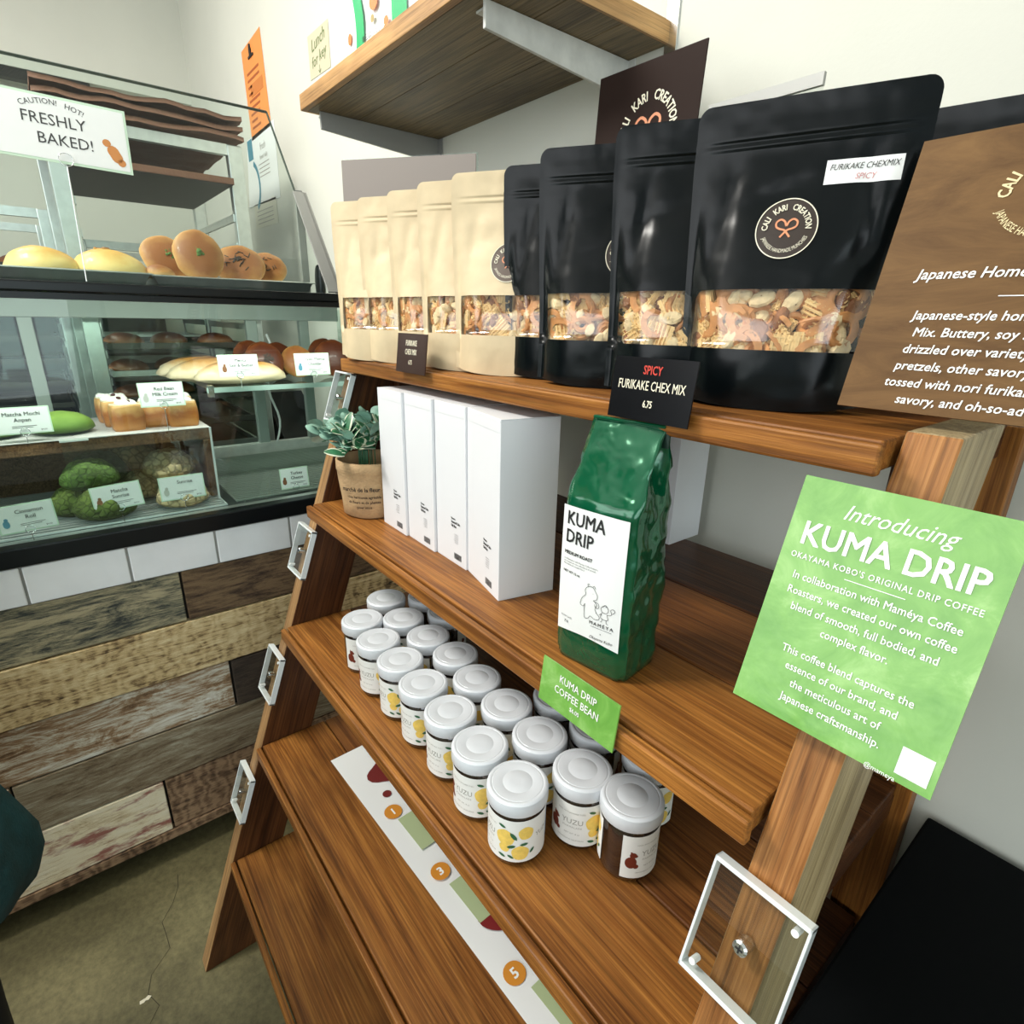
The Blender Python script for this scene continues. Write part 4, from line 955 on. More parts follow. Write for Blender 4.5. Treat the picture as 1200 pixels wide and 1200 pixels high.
# wooden riser with paper top and its clear guard
rz = thing('wooden_riser', 'dark rustic wooden crate riser lined with paper inside the case', 'riser', (-1.58,-.3,DZ))
ZR = Zc(-.252) - DZ
obj('top_board', MB().box((-.14,-.8,ZR-.026),(.13,.572,ZR)), crate_w, rz, bevel=.002)
obj('side_board', MB().box((-.14,.552,.019),(.13,.572,ZR-.0265)), crate_w, rz, bevel=.002); obj('side_board', MB().box((-.14,-.8,.019),(.13,-.78,ZR-.0265)), crate_w, rz, bevel=.002)
obj('back_board', MB().box((-.14,-.779,.019),(-.125,.551,ZR-.0265)), crate_w, rz)
obj('paper_liner', MB().box((-.139,-.79,ZR+.0003),(.131,.570,ZR+.0018)), M_('baking_paper', (.66,.64,.62), .6, bmp=.3, bscale=15, bdist=.003), rz)
gd = thing('clear_food_guard', 'clear acrylic guard sheet in front of the wooden riser', 'guard', (-1.43,.13,DZ+.018))
obj('acrylic_sheet', MB().box((-.0015,-.135,0),(.0015,.135,.17), M=Ry(R(4))), acr_m, gd); obj('edge_highlight', MB().box((-.003,.132,0),(.003,.136,.172), M=Ry(R(4))), acr_e, gd)
obj('corner_highlight', MB().box((-.0,-.137,.168),(.022,-.09,.171)), acr_e, gd)  # white highlight at the sheet's top left corner, built as a pale strip

# ---- breads
def bake_mat(name, lo, mid, hi, scale=9, rough=.45, coat=.15, bs=.3, crack=0):
    m, t, b = nt(name); v = coords(t); n1 = noise_n(t, v, scale*3, 5, .6)
    g = N(t, 'ShaderNodeSeparateXYZ'); c0 = N(t, 'ShaderNodeTexCoord'); t.links.new(c0.outputs['Generated'], g.inputs[0])
    a = N(t, 'ShaderNodeMath', operation='MULTIPLY_ADD'); a.inputs[1].default_value = .55; t.links.new(n1, a.inputs[0])
    q = N(t, 'ShaderNodeMath', operation='MULTIPLY'); q.inputs[1].default_value = .85; t.links.new(g.outputs[2], q.inputs[0]); t.links.new(q.outputs[0], a.inputs[2])
    t.links.new(ramp(t, a.outputs[0], [(.42, lo), (.72, mid), (1.0, hi)]), b.inputs['Base Color'])
    b.inputs['Roughness'].default_value = rough; b.inputs['Coat Weight'].default_value = coat
    if crack:
        vo = N(t, 'ShaderNodeTexVoronoi', feature='DISTANCE_TO_EDGE'); vo.inputs['Scale'].default_value = crack; t.links.new(v, vo.inputs['Vector'])
        f = ramp(t, vo.outputs['Distance'], [(.0, (.35,.35,.35)), (.16, (1,1,1))]); c = b.inputs['Base Color'].links[0].from_socket
        t.links.new(mix(t, .75, c, f, 'MULTIPLY'), b.inputs['Base Color']); bump(t, b, f, .7, .003)
    else: bump(t, b, noise_n(t, v, 90, 4, .6), bs, .002)
    return m
bun_gold = bake_mat('golden_crust', (.74,.50,.23), (.54,.25,.070), (.30,.095,.022), rough=.55, coat=.04)
bun_pale = bake_mat('pale_yellow_crust', (.74,.56,.26), (.84,.60,.22), (.72,.38,.09))
bun_white = bake_mat('pale_roll_crust', (.80,.66,.44), (.82,.66,.42), (.66,.33,.09))
bun_dark = bake_mat('dark_baked_crust', (.34,.13,.04), (.17,.045,.012), (.085,.018,.006))
bun_green = bake_mat('matcha_crust', (.035,.055,.006), (.075,.12,.012), (.14,.20,.035), coat=0, rough=.8, crack=85)
bun_green2 = bake_mat('bright_matcha_crust', (.05,.10,.010), (.095,.19,.018), (.15,.26,.04), coat=0, rough=.7, crack=85)
bun_mochi = bake_mat('smooth_matcha_crust', (.06,.12,.012), (.12,.23,.022), (.20,.33,.05), coat=0, rough=.7)
bun_dgreen = bake_mat('dark_matcha_crust', (.015,.03,.012), (.03,.06,.025), (.05,.09,.04), coat=0, rough=.8, crack=85)
bun_cream = bake_mat('cream_cookie_crust', (.55,.42,.22), (.66,.52,.30), (.76,.64,.42), coat=0, rough=.75, crack=60)
bun_braid = bake_mat('tan_cookie_crust', (.36,.22,.09), (.52,.34,.15), (.66,.48,.25), coat=0, rough=.7, crack=60)
seed_m = M_('dark_seeds', (.03,.015,.008), .6); herb_m = M_('green_topping', (.10,.20,.04), .7); cream_m = M_('whipped_cream', (.86,.84,.78), .5)
def blob(rx, ry, rzz, nx=30, ny=18, flat_=.35, fn=None):
    def f(u, v):
        a = 2*math.pi*u; p = math.pi*(.012 + .976*v); x, y, z = math.cos(a)*math.sin(p), math.sin(a)*math.sin(p), -math.cos(p)
        k = fn(x, y, z) if fn else 1 + .05*noise.noise(Vector((x*2, y*2, z*2)))
        zz = z if z > 0 else z*flat_
        return (x*rx*k, y*ry*k, (zz*k + flat_)*rzz/(1+flat_)*1.0)
    mb = MB().grid(f, nx, ny, cu=True); n = nx
    mb.f.append(tuple(range(n-1,-1,-1))); mb.m.append(0); mb.f.append(tuple(ny*n+i for i in range(n))); mb.m.append(0)
    return mb
def bread(name, label, mb, m, loc, rot=(0,0,0), group=None, cat='bread', extra=()):
    t = thing(name, label, cat, loc, 0, group); t.rotation_euler = rot
    obj('crust', mb, m, t, smooth=True)
    for nm, e, em in extra: obj(nm, e, em, t, smooth=True)
    return t
def seeds(rx, ry, h, n, r=.0011, sd=1, long=3):
    rnd = random.Random(sd); mb = MB()
    for k in range(n):
        a = rnd.uniform(0, 6.28); q = rnd.random() ** .8 * .62; x, y = rx*q*math.cos(a), ry*q*math.sin(a)
        z = h * (math.sqrt(max(0, 1 - q*q)) * .74 + .26) + .0004; b = rnd.uniform(0, 3.1)
        mb.box((-r*long,-r,-r*.6),(r*long,r,r*.6), M=Tr(x,y,z) @ Rz(b))
    return mb
TZ = Zc(.0465)
def tray(name, x0, x1, y0, y1, z, rz_, label, m=alu_m):
    t = thing(name, label, 'tray', ((x0+x1)/2,(y0+y1)/2,z), R(rz_)); a, b = (x1-x0)/2, (y1-y0)/2
    mb = MB(); h = .022; f = .010
    P = [[(-a+f,-b+f,0),(a-f,-b+f,0),(a-f,b-f,0),(-a+f,b-f,0)], [(-a,-b,h),(a,-b,h),(a,b,h),(-a,b,h)], [(-a-.006,-b-.006,h-.002),(a+.006,-b-.006,h-.002),(a+.006,b+.006,h-.002),(-a-.006,b+.006,h-.002)]]
    v = P[0]+P[1]+P[2]; mb.add(v, [(0,1,2,3)] + [(i,4+i,4+(i+1)%4,(i+1)%4) for i in range(4)] + [(4+i,8+i,8+(i+1)%4,4+(i+1)%4) for i in range(4)])
    o = obj('pan', mb, m, t); s = o.modifiers.new('s','SOLIDIFY'); s.thickness = .0012; return t
tray('sheet_pan', -1.82, -1.40, -.50, .196, TZ+.003, 0, 'aluminium sheet pan with two long pale rolls on the case top')
tray('sheet_pan', -1.86, -1.43, .222, .545, TZ+.003, -4, 'aluminium sheet pan with golden buns on the right of the case top')
obj('paper', MB().box((-.19,-.155,.0015),(.19,.155,.003)), M_('parchment', (.70,.66,.55), .6, bmp=.3, bscale=20), bpy.data.objects['sheet_pan.001'])
bz = TZ + .006
bread('long_roll', 'left pale yellow long roll on the case top', blob(.055,.062,.062), bun_pale, (-1.50,.033,bz), group=None)
bread('long_roll', 'right pale yellow long roll with a small curl on its crown', blob(.058,.068,.066), bun_pale, (-1.51,.142,bz), extra=(('curl', MB().tube([(.012*math.cos(a),.012*math.sin(a)-.008,.066) for a in [k*.5 for k in range(11)]], .0022, 6), bun_gold),))
def cookie_bun(sd): return blob(.054,.054,.030, flat_=.5)
zt = TZ + .045
bread('golden_bun', 'golden round bun standing at the left end of the right tray', cookie_bun(1), bun_gold, (-1.60,.262,zt+.018), (0,R(62),R(8)), extra=(('topping', seeds(.02,.02,.031,14,.002,3,1.2), herb_m),))
bread('golden_bun', 'tall golden bun with a green topping spot, nearest on the right tray', blob(.060,.050,.030, flat_=.5), bun_gold, (-1.515,.312,zt+.022), (0,R(66),R(-6)), extra=(('topping', seeds(.016,.016,.031,16,.0026,5,1.2), herb_m),))
bread('golden_bun', 'golden bun scored with dark herb threads, third on the right tray', blob(.058,.056,.028, flat_=.5), bun_gold, (-1.545,.405,zt+.008), (0,R(52),R(-14)), extra=(('topping', seeds(.05,.05,.029,22,.0009,6,7), seed_m),))
bread('golden_bun', 'golden bun at the right end of the right tray', blob(.054,.052,.028, flat_=.5), bun_gold, (-1.575,.470,zt+.004), (0,R(48),R(-22)), extra=(('topping', seeds(.045,.045,.029,18,.0009,8,6), seed_m),))
bread('golden_bun', 'little end of a golden bun peeking out by the paper at the left', blob(.03,.03,.03), bun_gold, (-1.50,.228,bz+.012))
# long white loaves on the glass shelf
GZ = Zc(-.1695)
def slit(x, y, z): return 1 + .08*noise.noise(Vector((x*3,y*2,z*3))) 
for k, (x, y, a, lab_) in enumerate(((-1.73,.325,-14,'farthest pale mentai roll at the back left of the glass shelf'), (-1.645,.335,-10,'middle pale mentai roll on the glass shelf'), (-1.565,.382,-6,'nearest pale mentai roll lying behind the Mentai label'))):
    t = bread('mentai_roll', lab_, blob(.036,.105,.058, nx=36, ny=20, fn=slit), bun_white, (x,y,GZ), (0,0,R(a)))
    obj('golden_slit', MB().grid(lambda u, v: ((.013*(u-.5)*2 + .006*math.sin(v*19))*math.sin(math.pi*v), -.075+.15*v, (.0600*math.sqrt(max(.05,1-((-.075+.15*v)/.105)**2)) + .0012)*1.0), 4, 14), bun_gold, t, smooth=True)
for k, (x, y, s, a, m, lab_) in enumerate(((-1.60,.448,.050,8,bun_dark,'dark brown round bun with a seeded centre, standing left of the Cheddar label'), (-1.69,.440,.050,12,bun_dark,'dark round bun tucked behind the seeded one'), (-1.70,.515,.047,5,bun_dark,'brown round bun behind the Cheddar label, left one'), (-1.63,.545,.044,-5,bun_gold,'lighter golden bun directly above the Cheddar label'), (-1.70,.650,.052,5,bun_dark,'dark bun at the right end of the glass shelf, back one'), (-1.61,.640,.052,-8,bun_dark,'dark bun at the right end of the glass shelf, front one'))):
    t = bread('round_bun', lab_, blob(s,s,s*.62, flat_=.5), m, (x,y,GZ+s*.98), (0,R(70),R(a)))
    if k < 4: obj('seeds', seeds(s*.55,s*.55,s*.63,70,.0017,k,1.6), seed_m, t)
# cream toasts on the riser
RZ_ = DZ + ZR + .002
def toast():
    mb = MB()
    def f(u, v):
        a = 2*math.pi*u; ca, sa = math.cos(a), math.sin(a); k = 1 - .10*abs(v-.5)**2*4
        return (.026*math.copysign(abs(ca)**.45, ca)*k, .032*math.copysign(abs(sa)**.45, sa)*k, .056*v + .002*noise.noise(Vector((ca*2,sa*2,v*3))))
    mb.grid(f, 32, 10, cu=True); mb.f.append(tuple(range(31,-1,-1))); mb.m.append(0); mb.f.append(tuple(320+i for i in range(32))); mb.m.append(1); return mb
toast_m = bake_mat('toasted_block_crust', (.50,.20,.045), (.34,.10,.018), (.62,.34,.11), scale=14)
crumb_m = M_('bread_crumb', (.80,.68,.46), .8); bean_m = M_('red_bean', (.06,.012,.010), .5)
for k, (x, y, a, lab_) in enumerate(((-1.505,.120,6,'cream topped toast block nearest the front left on the riser'), (-1.575,.110,0,'cream topped toast block behind the front left one'), (-1.64,.105,10,'cream topped toast block at the back left'), (-1.53,.175,-8,'toast block directly under the Red Bean label'), (-1.505,.228,-4,'cream topped toast block at the front right of the riser'), (-1.585,.232,12,'cream topped toast block at the back right of the riser'))):
    t = thing('cream_toast', lab_, 'pastry', (x,y,RZ_), R(a), 'cream toasts on the wooden riser')
    obj('toast_block', toast(), [toast_m, crumb_m], t, smooth=True)
    cr = MB(); rnd = random.Random(k)
    for q in range(6):
        b_1 = blob(.010,.010,.012, 12, 8); px, py = rnd.uniform(-.014,.014), rnd.uniform(-.02,.02); cr.add([(p[0]+px,p[1]+py,p[2]+.054) for p in b_1.v], b_1.f)
    obj('whipped_cream', cr, cream_m, t, smooth=True, kind='stuff')
    bb = blob(.006,.006,.006,10,6); obj('red_bean', MB().add([(p[0]+.012,p[1]+.004,p[2]+.060) for p in bb.v], bb.f), bean_m, t, smooth=True)
bread('mochi_bun', 'bright green rounded bun on the riser behind the Mochi Anpan label', blob(.052,.056,.046), bun_mochi, (-1.53,.005,RZ_))
bread('mochi_bun', 'bright green bun on the riser at the left edge of the photo', blob(.052,.056,.046), bun_mochi, (-1.54,-.115,RZ_))
# melon-style buns on the wire rack
def crackle(x, y, z):
    a = math.atan2(y, x); r = math.hypot(x, y)
    return 1 + .05*noise.noise(Vector((x*3,y*3,z*3))) + (.055*min(1, noise.cell(Vector((x*3.2+20,y*3.2,z*2)))) if z > 0 else 0)
def petal(x, y, z):
    if z < .05: return 1
    g = max(abs(math.sin((x*.9+y*.45)*5.2)), 0)**.35 * max(abs(math.sin((y*.9-x*.3)*4.6)), 0)**.35
    return .86 + .17*g + .03*noise.noise(Vector((x*9,y*9,z*9)))
WZ = DZ + .0145
for x, y, z, s, m, fn, rx_, lab_ in (
    (-1.425,.045,0,.052,bun_green,petal,0,'front matcha sunrise bun, dull green and crackled, below the Matcha label'),
    (-1.478,.030,.055,.050,bun_green2,petal,0,'brighter green matcha bun stacked just above the front one'),
    (-1.485,.000,.0,.050,bun_green,petal,0,'green matcha bun low at the left of the pile'),
    (-1.56,.050,.045,.056,bun_dgreen,petal,0,'darkest green bun at the back behind the clear guard'),
    (-1.43,.190,0,.050,bun_cream,petal,0,'front cream coloured sunrise bun below the Sunrise label'),
    (-1.51,.182,.050,.052,bun_cream,petal,0,'cream sunrise bun behind the Sunrise label'),
    (-1.535,.130,.005,.05,bun_cream,petal,0,'cream sunrise bun low between the green and pale piles'),
    (-1.61,.120,.050,.056,bun_braid,petal,12,'tan bun scored like a braid at the top of the pile')):
    bread('sunrise_bun', lab_, blob(s,s*1.08,s*1.32, nx=90, ny=50, fn=fn, flat_=.45), m, (x,y,WZ+z), (0,R(rx_),R(10)), group='sunrise buns on the wire rack')
# ---- bread labels on wire clips
tag_m = M_('mint_card', (.62,.80,.62), .5); tag_w = M_('white_card', (.86,.88,.86), .5)
def clip(t, h, drop, r=.0075, m=steel_m, base=True):
    o = MB().tube([(r*math.cos(a), -h/2+r*.4+r*math.sin(a), .0022) for a in [2*math.pi*k/18 for k in range(18)]], .0007, 5, closed=True)
    w = obj('wire_clip', o, m, t, smooth=True)
    if drop > 0: obj('stem', MB().tube([(0,-h/2-r*.6,.002),(0,-h/2-drop,.0)], .0008, 5), m, w)
def bread_tag(name, x, y, zb, w, h, lines, label, drop=.03, tilt=.12, yaw=0, pic=None, rot=0):
    c = (x, y, zb + h/2)
    M = frame(c, (math.sin(R(yaw)), math.cos(R(yaw)), rot), (-tilt, 0, 1))
    t = thing(name, label, 'label', M=M, group=None)
    obj('card', MB().box((-w/2,-h/2,-.001),(w/2,h/2,0)), tag_m, t)
    obj('white_panel', MB().box((-w/2+.0022,-h/2+.0022,0),(w/2-.0022,h/2-.0022,.0003)), tag_w, t)
    mb = MB(); ox = .006 if pic is not None else 0
    for k, s in enumerate(lines): txt(mb, s, ox, h*.17 - k*.0115, .0105, xs=.98, bold=.004)
    for k in range(2): mb.box((-.018+ox, -h*.20-.003*k - (0 if len(lines)<2 else .001), 0),(.020+ox-.006*k,-h*.20+.0008-.003*k- (0 if len(lines)<2 else .001),.0001))
    txt(mb, '$4.50', w*.34, -h*.40, .0042)
    flat(t, 'lettering', mb, ink_m, z=.0006)
    if pic is not None: 
        p = MB().disc(-w*.36,-h*.15,.0050,12,2,fn=lambda a: 1+.5*math.sin(a)**2).disc(-w*.35,-h*.15+.0085,.0032,10,2); flat(t, 'small_picture', p, pic, z=.0006)
    clip(t, h, drop); return t
bearp = M_('brown_picture', (.25,.10,.04), .6); bluep = M_('blue_picture', (.10,.30,.42), .6); greyp = M_('pale_picture', (.55,.55,.50), .6)
bread_tag('bread_label', -1.47, .355, Zc(-.142), .088, .050, ['Mentai','Salt & Butter'], 'small label reading Mentai Salt & Butter on the glass shelf', pic=bearp, drop=.026)
bread_tag('bread_label', -1.47, .530, Zc(-.146), .088, .054, ['Oyaki Mentai','Cheddar'], 'small label reading Oyaki Mentai Cheddar on the glass shelf', pic=bluep, drop=.022)
bread_tag('bread_label', -1.455, .187, Zc(-.198), .086, .052, ['Red Bean','Milk Cream'], 'small label reading Red Bean Milk Cream in front of the toasts', pic=greyp, drop=.052)
bread_tag('bread_label', -1.455, -.055, Zc(-.233), .088, .052, ['Matcha Mochi','Anpan'], 'small label reading Matcha Mochi Anpan at the left edge', drop=.018)
bread_tag('bread_label', -1.385, .066, Zc(-.392), .088, .052, ['Matcha','Sunrise'], 'small label reading Matcha Sunrise in front of the green buns', pic=bearp, drop=.03, rot=.06)
bread_tag('bread_label', -1.385, .186, Zc(-.392), .088, .052, ['Sunrise'], 'small label reading Sunrise in front of the cream buns', pic=greyp, drop=.028)
bread_tag('bread_label', -1.37, -.082, Zc(-.404), .088, .054, ['Cinnamon','Roll'], 'small label reading Cinnamon Roll at the left over the wire rack', pic=bluep, drop=.020, rot=.05)
bread_tag('bread_label', -1.42, .440, Zc(-.418), .070, .052, ['Turkey','Cheese'], 'small label reading Turkey Cheese over the empty rack', pic=bearp, drop=.0)
# FRESHLY BAKED sign
M = frame((-1.305,.092,Zc(.278)), (.05,1,-.035), (-.15,0,1))
fs = thing('freshly_baked_sign', 'white sign with mint border reading CAUTION! HOT! FRESHLY BAKED! on a wire stand', 'sign', M=M)
obj('card', MB().box((-.0925,-.052,-.001),(.0925,.048,0)), tag_m, fs); obj('white_panel', MB().box((-.089,-.0480,0),(.089,.044,.0003)), tag_w, fs)
mb = MB(); txt(mb, 'CAUTION!   HOT!', -.008, -.056, .0115, xs=.9, arc=(.09,1)); mb.v = [(x, y, z) for x, y, z in mb.v]
txt(mb, 'FRESHLY', -.008, .003, .0240, xs=.92); txt(mb, 'BAKED!', .004, -.0255, .0240, xs=.92); flat(fs, 'lettering', mb, M_('grey_black_ink', (.05,.05,.05), .7), z=.0006)
p = MB().disc(.070,-.024,.011,18,3,fn=lambda a: 1+.28*math.cos(2*a+2.2)).disc(.060,-.008,.006,12,2).disc(.078,-.036,.006,12,2); flat(fs, 'orange_animal_print', p, M_('orange_brown_print', (.62,.25,.07), .6), z=.0006)
clip(fs, .10, .185, r=.010)
# sneeze guard
sg = thing('sneeze_guard', 'sloping clear glass guard with a grey bracket on top of the display case', 'glass guard', (-1.345,-.5,TZ))
slope = Matrix(((1,0,0,0),(0,1,0,0),(0,0,1,0),(0,0,0,1))) @ Ry(-math.atan2(.322,.425))
Lg = math.hypot(.322,.425)
obj('glass_pane', MB().box((-.004,-1.05,.004),(.001,1.043,Lg), M=slope), clearglass, sg)
obj('pane_edge', MB().box((-.0045,-1.05,Lg),(.0015,1.0435,Lg+.0022), M=slope).box((-.0045,1.043,.27),(.0015,1.045,Lg), M=slope), M_('dark_glass_edge', (.05,.07,.055), .3), sg)
obj('bracket_arm', MB().box((.002,1.035,.0),(.006,1.068,.285), M=slope).box((-.012,1.060,.0),(.006,1.064,.285), M=slope), greyp_m, sg, bevel=.0008)
obj('bracket_leg', MB().box((-.185,1.045,.0),(-.178,1.062,.235)), greyp_m, sg)
# ================================================================== BAKERY RACKS BEHIND THE CASE
tray_dark = M_('dark_baking_tray', (.045,.042,.036), .45, metal=.4); liner = M_('brown_liner', (.16,.075,.045), .8, bmp=.5, bscale=30, bdist=.01)
def bakery_rack(x0, x1, y0, y1, z0, z1, label, big=True):
    t = thing('bakery_rack', label, 'rack', ((x0+x1)/2,(y0+y1)/2,0)); a, b = (x1-x0)/2, (y1-y0)/2
    for sx in (-1, 1):
        for sy in (-1, 1): obj('post', MB().box((sx*a-.016,sy*b-.022,.06),(sx*a+.016,sy*b+.022,z1)), alu_m, t, bevel=.003)
    for sx in (-1, 1):
        for zz in (.12, z1-.03): obj('cross_rail', MB().box((sx*a-.012,-b,zz),(sx*a+.012,b,zz+.03)), alu_m, t)
    for sx in (-1, 1):
        for sy in (-1, 1): obj('caster', MB().lathe([(.002,-.012),(.03,-.012),(.03,.012),(.002,.012)], 16, M=Tr(sx*a,sy*b,.03) @ Rx(R(90))), black_m, t)
    lv = [.30 + .085*k for k in range(int((z1-.36)/.085))]
    for z in lv:
        for sy in (-1, 1): obj('runner', MB().box((-a,sy*b-.004-sy*.022,z),(a,sy*b+.004-sy*.022,z+.022)), alu_m, t)
    return t, lv, a, b
rk, lv, a_, b_2 = bakery_rack(-2.78,-2.20,.130,.600, 0, Zc(.505), 'tall aluminium bakery rack with brown lined trays behind the glass case')
def rack_tray(x, y, z, lx, ly, label, m=tray_dark, rim=liner, food=None, grp='dark trays in the bakery rack'):
    t = thing('baking_tray', label, 'tray', (x,y,z), 0, grp)
    obj('pan', MB().box((-lx/2,-ly/2,0),(lx/2,ly/2,.004)), m, t)
    e = MB(); e.box((-lx/2-.004,-ly/2-.004,.002),(-lx/2+.004,ly/2+.004,.02)); e.box((lx/2-.004,-ly/2-.004,.002),(lx/2+.004,ly/2+.004,.02)); e.box((-lx/2,-ly/2-.004,.002),(lx/2,-ly/2+.004,.02)); e.box((-lx/2,ly/2-.004,.002),(lx/2,ly/2+.004,.02))
    obj('rim', e, rim, t); return t
rnd = random.Random(12)
ORD = ['lowest','second lowest','third lowest','fourth lowest','fifth lowest','sixth lowest','seventh lowest','eighth lowest','ninth lowest','tenth lowest','eleventh lowest','twelfth lowest','thirteenth lowest','fourteenth lowest','fifteenth lowest','sixteenth lowest']
levels = [z for z in lv]
for k, z in enumerate(levels):
    if Zc(.18) < z < Zc(.44): continue
    if k % 2 == 0 or z < Zc(-.1):
        rack_tray(-2.49, .365, z+.0225, .54, .40, ORD[k] + ' dark baking tray slid into the tall bakery rack', rim=tray_dark if k % 3 else alu_m)
        if Zc(-.35) < z < Zc(.1):
            for j in range(3):
                bl_ = bread('rack_loaf', ('left','middle','right')[j] + ' dark brown loaf on the ' + ORD[k] + ' level of the tall rack', blob(.05,.06,.045,16,10), bun_dark, (-2.35-.05*(j%2), .22+.14*j, z+.0268), group='dark loaves in the bakery rack')
rack_tray(-2.46, .365, Zc(.385), .60, .42, 'wide brown rimmed tray seen from below near the top of the rack', grp=None)
for k in range(3):
    l = thing('folded_liner', ['lowest of the three brown liners on top of the rack','middle brown liner on top of the rack','topmost crumpled brown liner on top of the rack'][k], 'liner', (-2.47,.365,Zc(.516+.026*k)))
    mbl = MB()
    def lf_(u, v, s=0): 
        x, y = (u-.5)*.62, (v-.5)*.52; e = .5*(abs(math.sin(v*23+k))+abs(math.sin(u*17)))
        return (x, y, .012 + .012*noise.noise(Vector((x*14,y*14,k))) )
    mbl.grid(lambda u, v: lf_(u, v), 20, 20); n_ = len(mbl.v); mbl.add([(x,y,z-.012) for x,y,z in mbl.v], [tuple(reversed(f)) for f in mbl.f])
    for i in range(20):
        for q in (lambda i: i, lambda i: 420+i):
            a1, b1_ = q(i), q(i)+1; mbl.f.append((a1,b1_,b1_+n_,a1+n_)); mbl.m.append(0)
        for q in (lambda i: i*21, lambda i: i*21+20):
            a1, b1_ = q(i), q(i)+21; mbl.f.append((a1,b1_,b1_+n_,a1+n_)); mbl.m.append(0)
    obj('liner_sheet', mbl, liner, l, smooth=True)
rk2, lv2, _, _ = bakery_rack(-3.40,-2.86,-.36,.10, 0, Zc(.34), 'lower aluminium rack with thin slatted runners behind the left part of the case')
for k, z in enumerate(lv2):
    rack_tray(-3.13, -.13, z+.0225, .48, .38, ORD[k] + ' dark tray in the low rack behind the left part of the case', rim=tray_dark, grp='trays in the lower rack')
for j in range(3): bread('rack_loaf', ('left','middle','right')[j] + ' dark loaf on the top level of the low rack at the left', blob(.05,.06,.05,16,10), bun_dark, (-2.98, -.25+.12*j, lv2[-1]+.0268), group='loaves on top of the low rack')
rk3, lv3, _, _ = bakery_rack(-3.45,-2.95,.19,.62, 0, Zc(.26), 'second rack of trays standing behind the tall one')
for k, z in enumerate(lv3): rack_tray(-3.20, .405, z+.0225, .46, .38, ORD[k] + ' tray in the rearmost aluminium rack', rim=alu_m, grp='trays in the rearmost rack')
# dark work counter and a black bin beyond the case, handset on the wall
wc = thing('dark_cabinet', 'long dark teal cabinet against the far wall behind the racks', 'cabinet', (-3.71,-.55,0))
dkc = M_('dark_teal_cabinet', (.008,.020,.020), .45)
obj('cabinet_body', MB().box((-.17,-1.1,0),(.15,1.08,1.37)), dkc, wc); obj('cabinet_top', MB().box((-.175,-1.11,1.3705),(.165,1.09,1.40)), M_('dark_worktop', (.05,.055,.05), .35, metal=.4), wc, bevel=.003)
for k in range(4):
    dr = obj('door', MB().box((.1505,-1.09+.545*k,.08),(.165,-.555+.545*k,1.35)), dkc, wc, bevel=.002); obj('handle', MB().box((.1655,-.60+.545*k,.8),(.180,-.59+.545*k,1.0)), alu_m, dr)
bn = thing('black_bin', 'black bin with a slanted lid seen through the right end of the case', 'bin', (-2.28,.735,0))
obj('bin_body', MB().prism([(-.13,0),(.13,0),(.13,.80),(-.13,.97)], -.075, .075, M=Rx(R(90))), M_('matte_black_plastic', (.002,.003,.004), .5, spec=.2), bn, bevel=.006)
obj('bin_lid', MB().prism([(-.135,.975),(.135,.80),(.135,.815),(-.135,.99)], -.078, .078, M=Rx(R(90))), black_m, bn)
hs = thing('black_handset', 'black rounded handset hanging on the wall beside the guard bracket', 'telephone', (-2.10,WY-.012,Zc(.10)))
def caps(u, v):
    a = 2*math.pi*u; p = math.pi*(.01+.98*v); z = -math.cos(p); s = math.sin(p)
    return (.028*math.cos(a)*s**.6, .012*math.sin(a)*s**.6, z*.065)
obj('handset_body', MB().grid(caps, 20, 16, cu=True), black_m, hs, smooth=True); obj('wall_hook', MB().box((-.01,.008,-.02),(.01,.0115,.02)), greyp_m, hs)

# ================================================================== PERSON AT THE LEFT EDGE (only the coat hem is in the frame)
pc = thing('person', 'person in a long dark teal coat standing at the left edge of the photo', 'person', (-.885,-.385,0), R(100))
teal = M_('dark_teal_wool', (.008,.055,.062), .95, var=.3, vscale=40, bmp=.6, bscale=300, bdist=.002)
skin = M_('skin', (.55,.33,.22), .5, sub=.1); hairm = M_('black_hair', (.015,.011,.009), .5); trou = M_('black_trousers', (.008,.009,.011), .8)
bm_v = [(0,0,.92),(0,0,1.10),(0,0,1.30),(0,0,1.43),(0,.01,1.52),(0,.015,1.60),(0,.01,1.70),(-.18,0,1.38),(-.205,0,1.12),(-.185,.06,.89),(.18,0,1.38),(.205,0,1.12),(.185,.06,.89),(-.09,0,.88),(-.10,.01,.50),(-.10,-.01,.10),(-.10,.10,.04),(.09,0,.88),(.10,.01,.50),(.10,-.01,.10),(.10,.10,.04)]
bm_e = [(0,1),(1,2),(2,3),(3,4),(4,5),(5,6),(3,7),(7,8),(8,9),(3,10),(10,11),(11,12),(0,13),(13,14),(14,15),(15,16),(0,17),(17,18),(18,19),(19,20)]
bm_r = [.13,.11,.10,.055,.050,.085,.078,.040,.036,.028,.040,.036,.028,.085,.058,.040,.035,.085,.058,.040,.035]
me = bpy.data.meshes.new('body'); me.from_pydata(bm_v, bm_e, []); bo = bpy.data.objects.new('body', me); C.objects.link(bo); bo.parent = pc
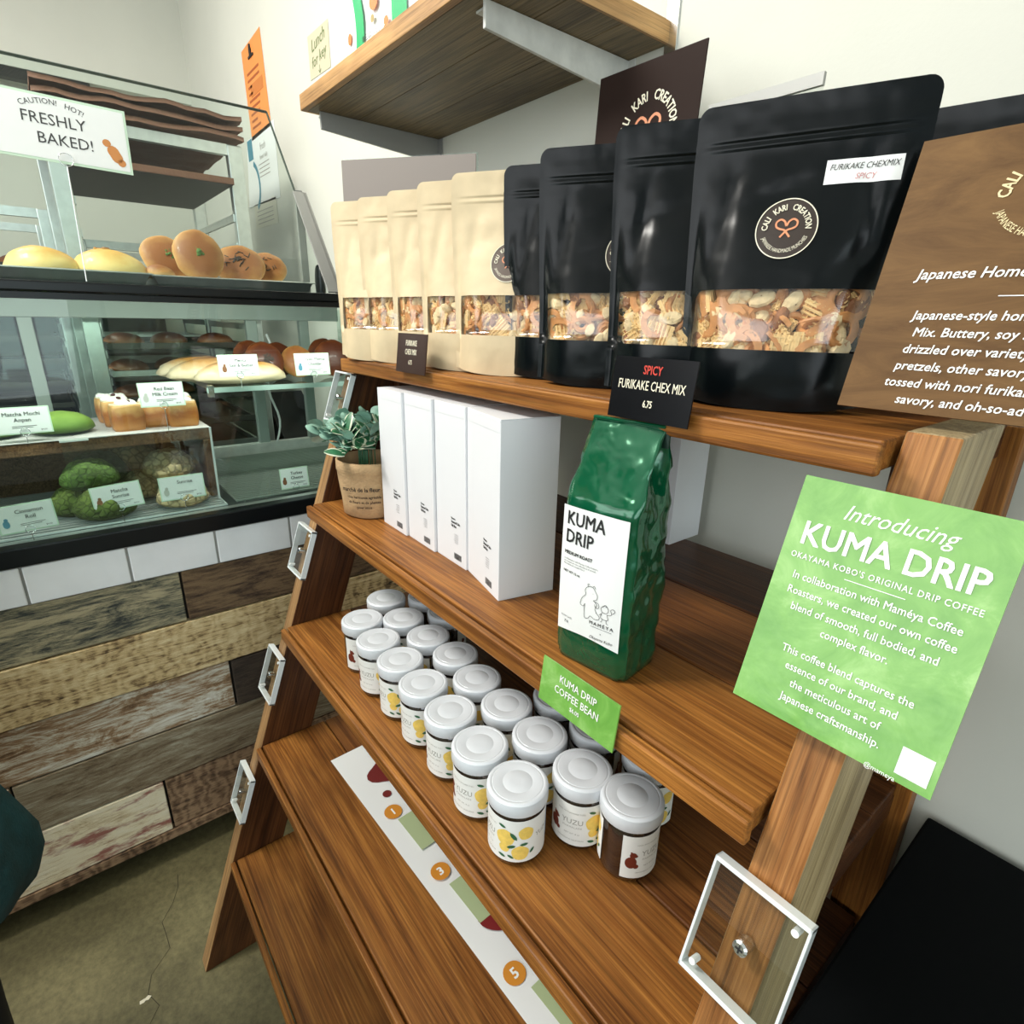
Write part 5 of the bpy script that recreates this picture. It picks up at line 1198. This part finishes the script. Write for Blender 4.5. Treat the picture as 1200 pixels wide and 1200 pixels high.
sk = bo.modifiers.new('skin', 'SKIN'); sd_ = bo.modifiers.new('sub', 'SUBSURF'); sd_.levels = 2; sd_.render_levels = 2
for i, r in enumerate(bm_r): me.skin_vertices[0].data[i].radius = (r, r * (.8 if i in (0,1,2) else 1))
me.skin_vertices[0].data[0].use_root = True; me.materials.append(skin)
def coatf(u, v):
    a = 2*math.pi*u; z = .500 + .935*v
    prof = [(.0,.215),(.06,.235),(.15,.215),(.25,.19),(.45,.185),(.6,.175),(.8,.20),(.90,.20),(.96,.155),(1,.070)]
    for (v0,r0),(v1,r1) in zip(prof, prof[1:]):
        if v <= v1: r = r0 + (r1-r0)*(v-v0)/(v1-v0); break
    k = 1 + .05*math.sin(a*5+1)*(1-v) + .03*math.sin(a*9)*(1-v)
    return (r*1.05*math.cos(a)*k, r*.78*math.sin(a)*k, z - .03*math.sin(a*2+.6)*(1-v))
co = obj('coat', MB().grid(coatf, 60, 24, cu=True), teal, pc, smooth=True); s = co.modifiers.new('s', 'SOLIDIFY'); s.thickness = .008
for sx in (-1, 1):
    slv = MB(); slv.tube([(sx*.11,0,1.385),(sx*.165,0,1.37),(sx*.20,0,1.27),(sx*.205,.0,1.12),(sx*.19,.04,.98),(sx*.185,.06,.92)], .060, 14); o = obj('sleeve', slv, teal, pc, smooth=True)
    obj('trouser_leg', MB().lathe([(.055,.07),(.062,.3),(.072,.5),(.09,.8)], 20, M=Tr(sx*.10,0,0)), trou, pc, smooth=True)
    sh = blob(.045,.13,.075, 20, 12); obj('shoe', MB().add([(x+sx*.10,y+.06,z) for x,y,z in sh.v], sh.f), black_m, pc, smooth=True)
    for q in range(5): obj('finger', MB().tube([(sx*(.165+.012*q),.07,.89),(sx*(.165+.012*q),.085,.84-.004*abs(q-2)),(sx*(.16+.012*q),.09,.81)], .0085, 8), skin, bpy.data.objects['body'], smooth=True)
hr = blob(.10,.11,.16, 24, 16); obj('hair', MB().add([(x,y-.005,z+1.60) for x,y,z in hr.v], hr.f), hairm, pc, smooth=True)
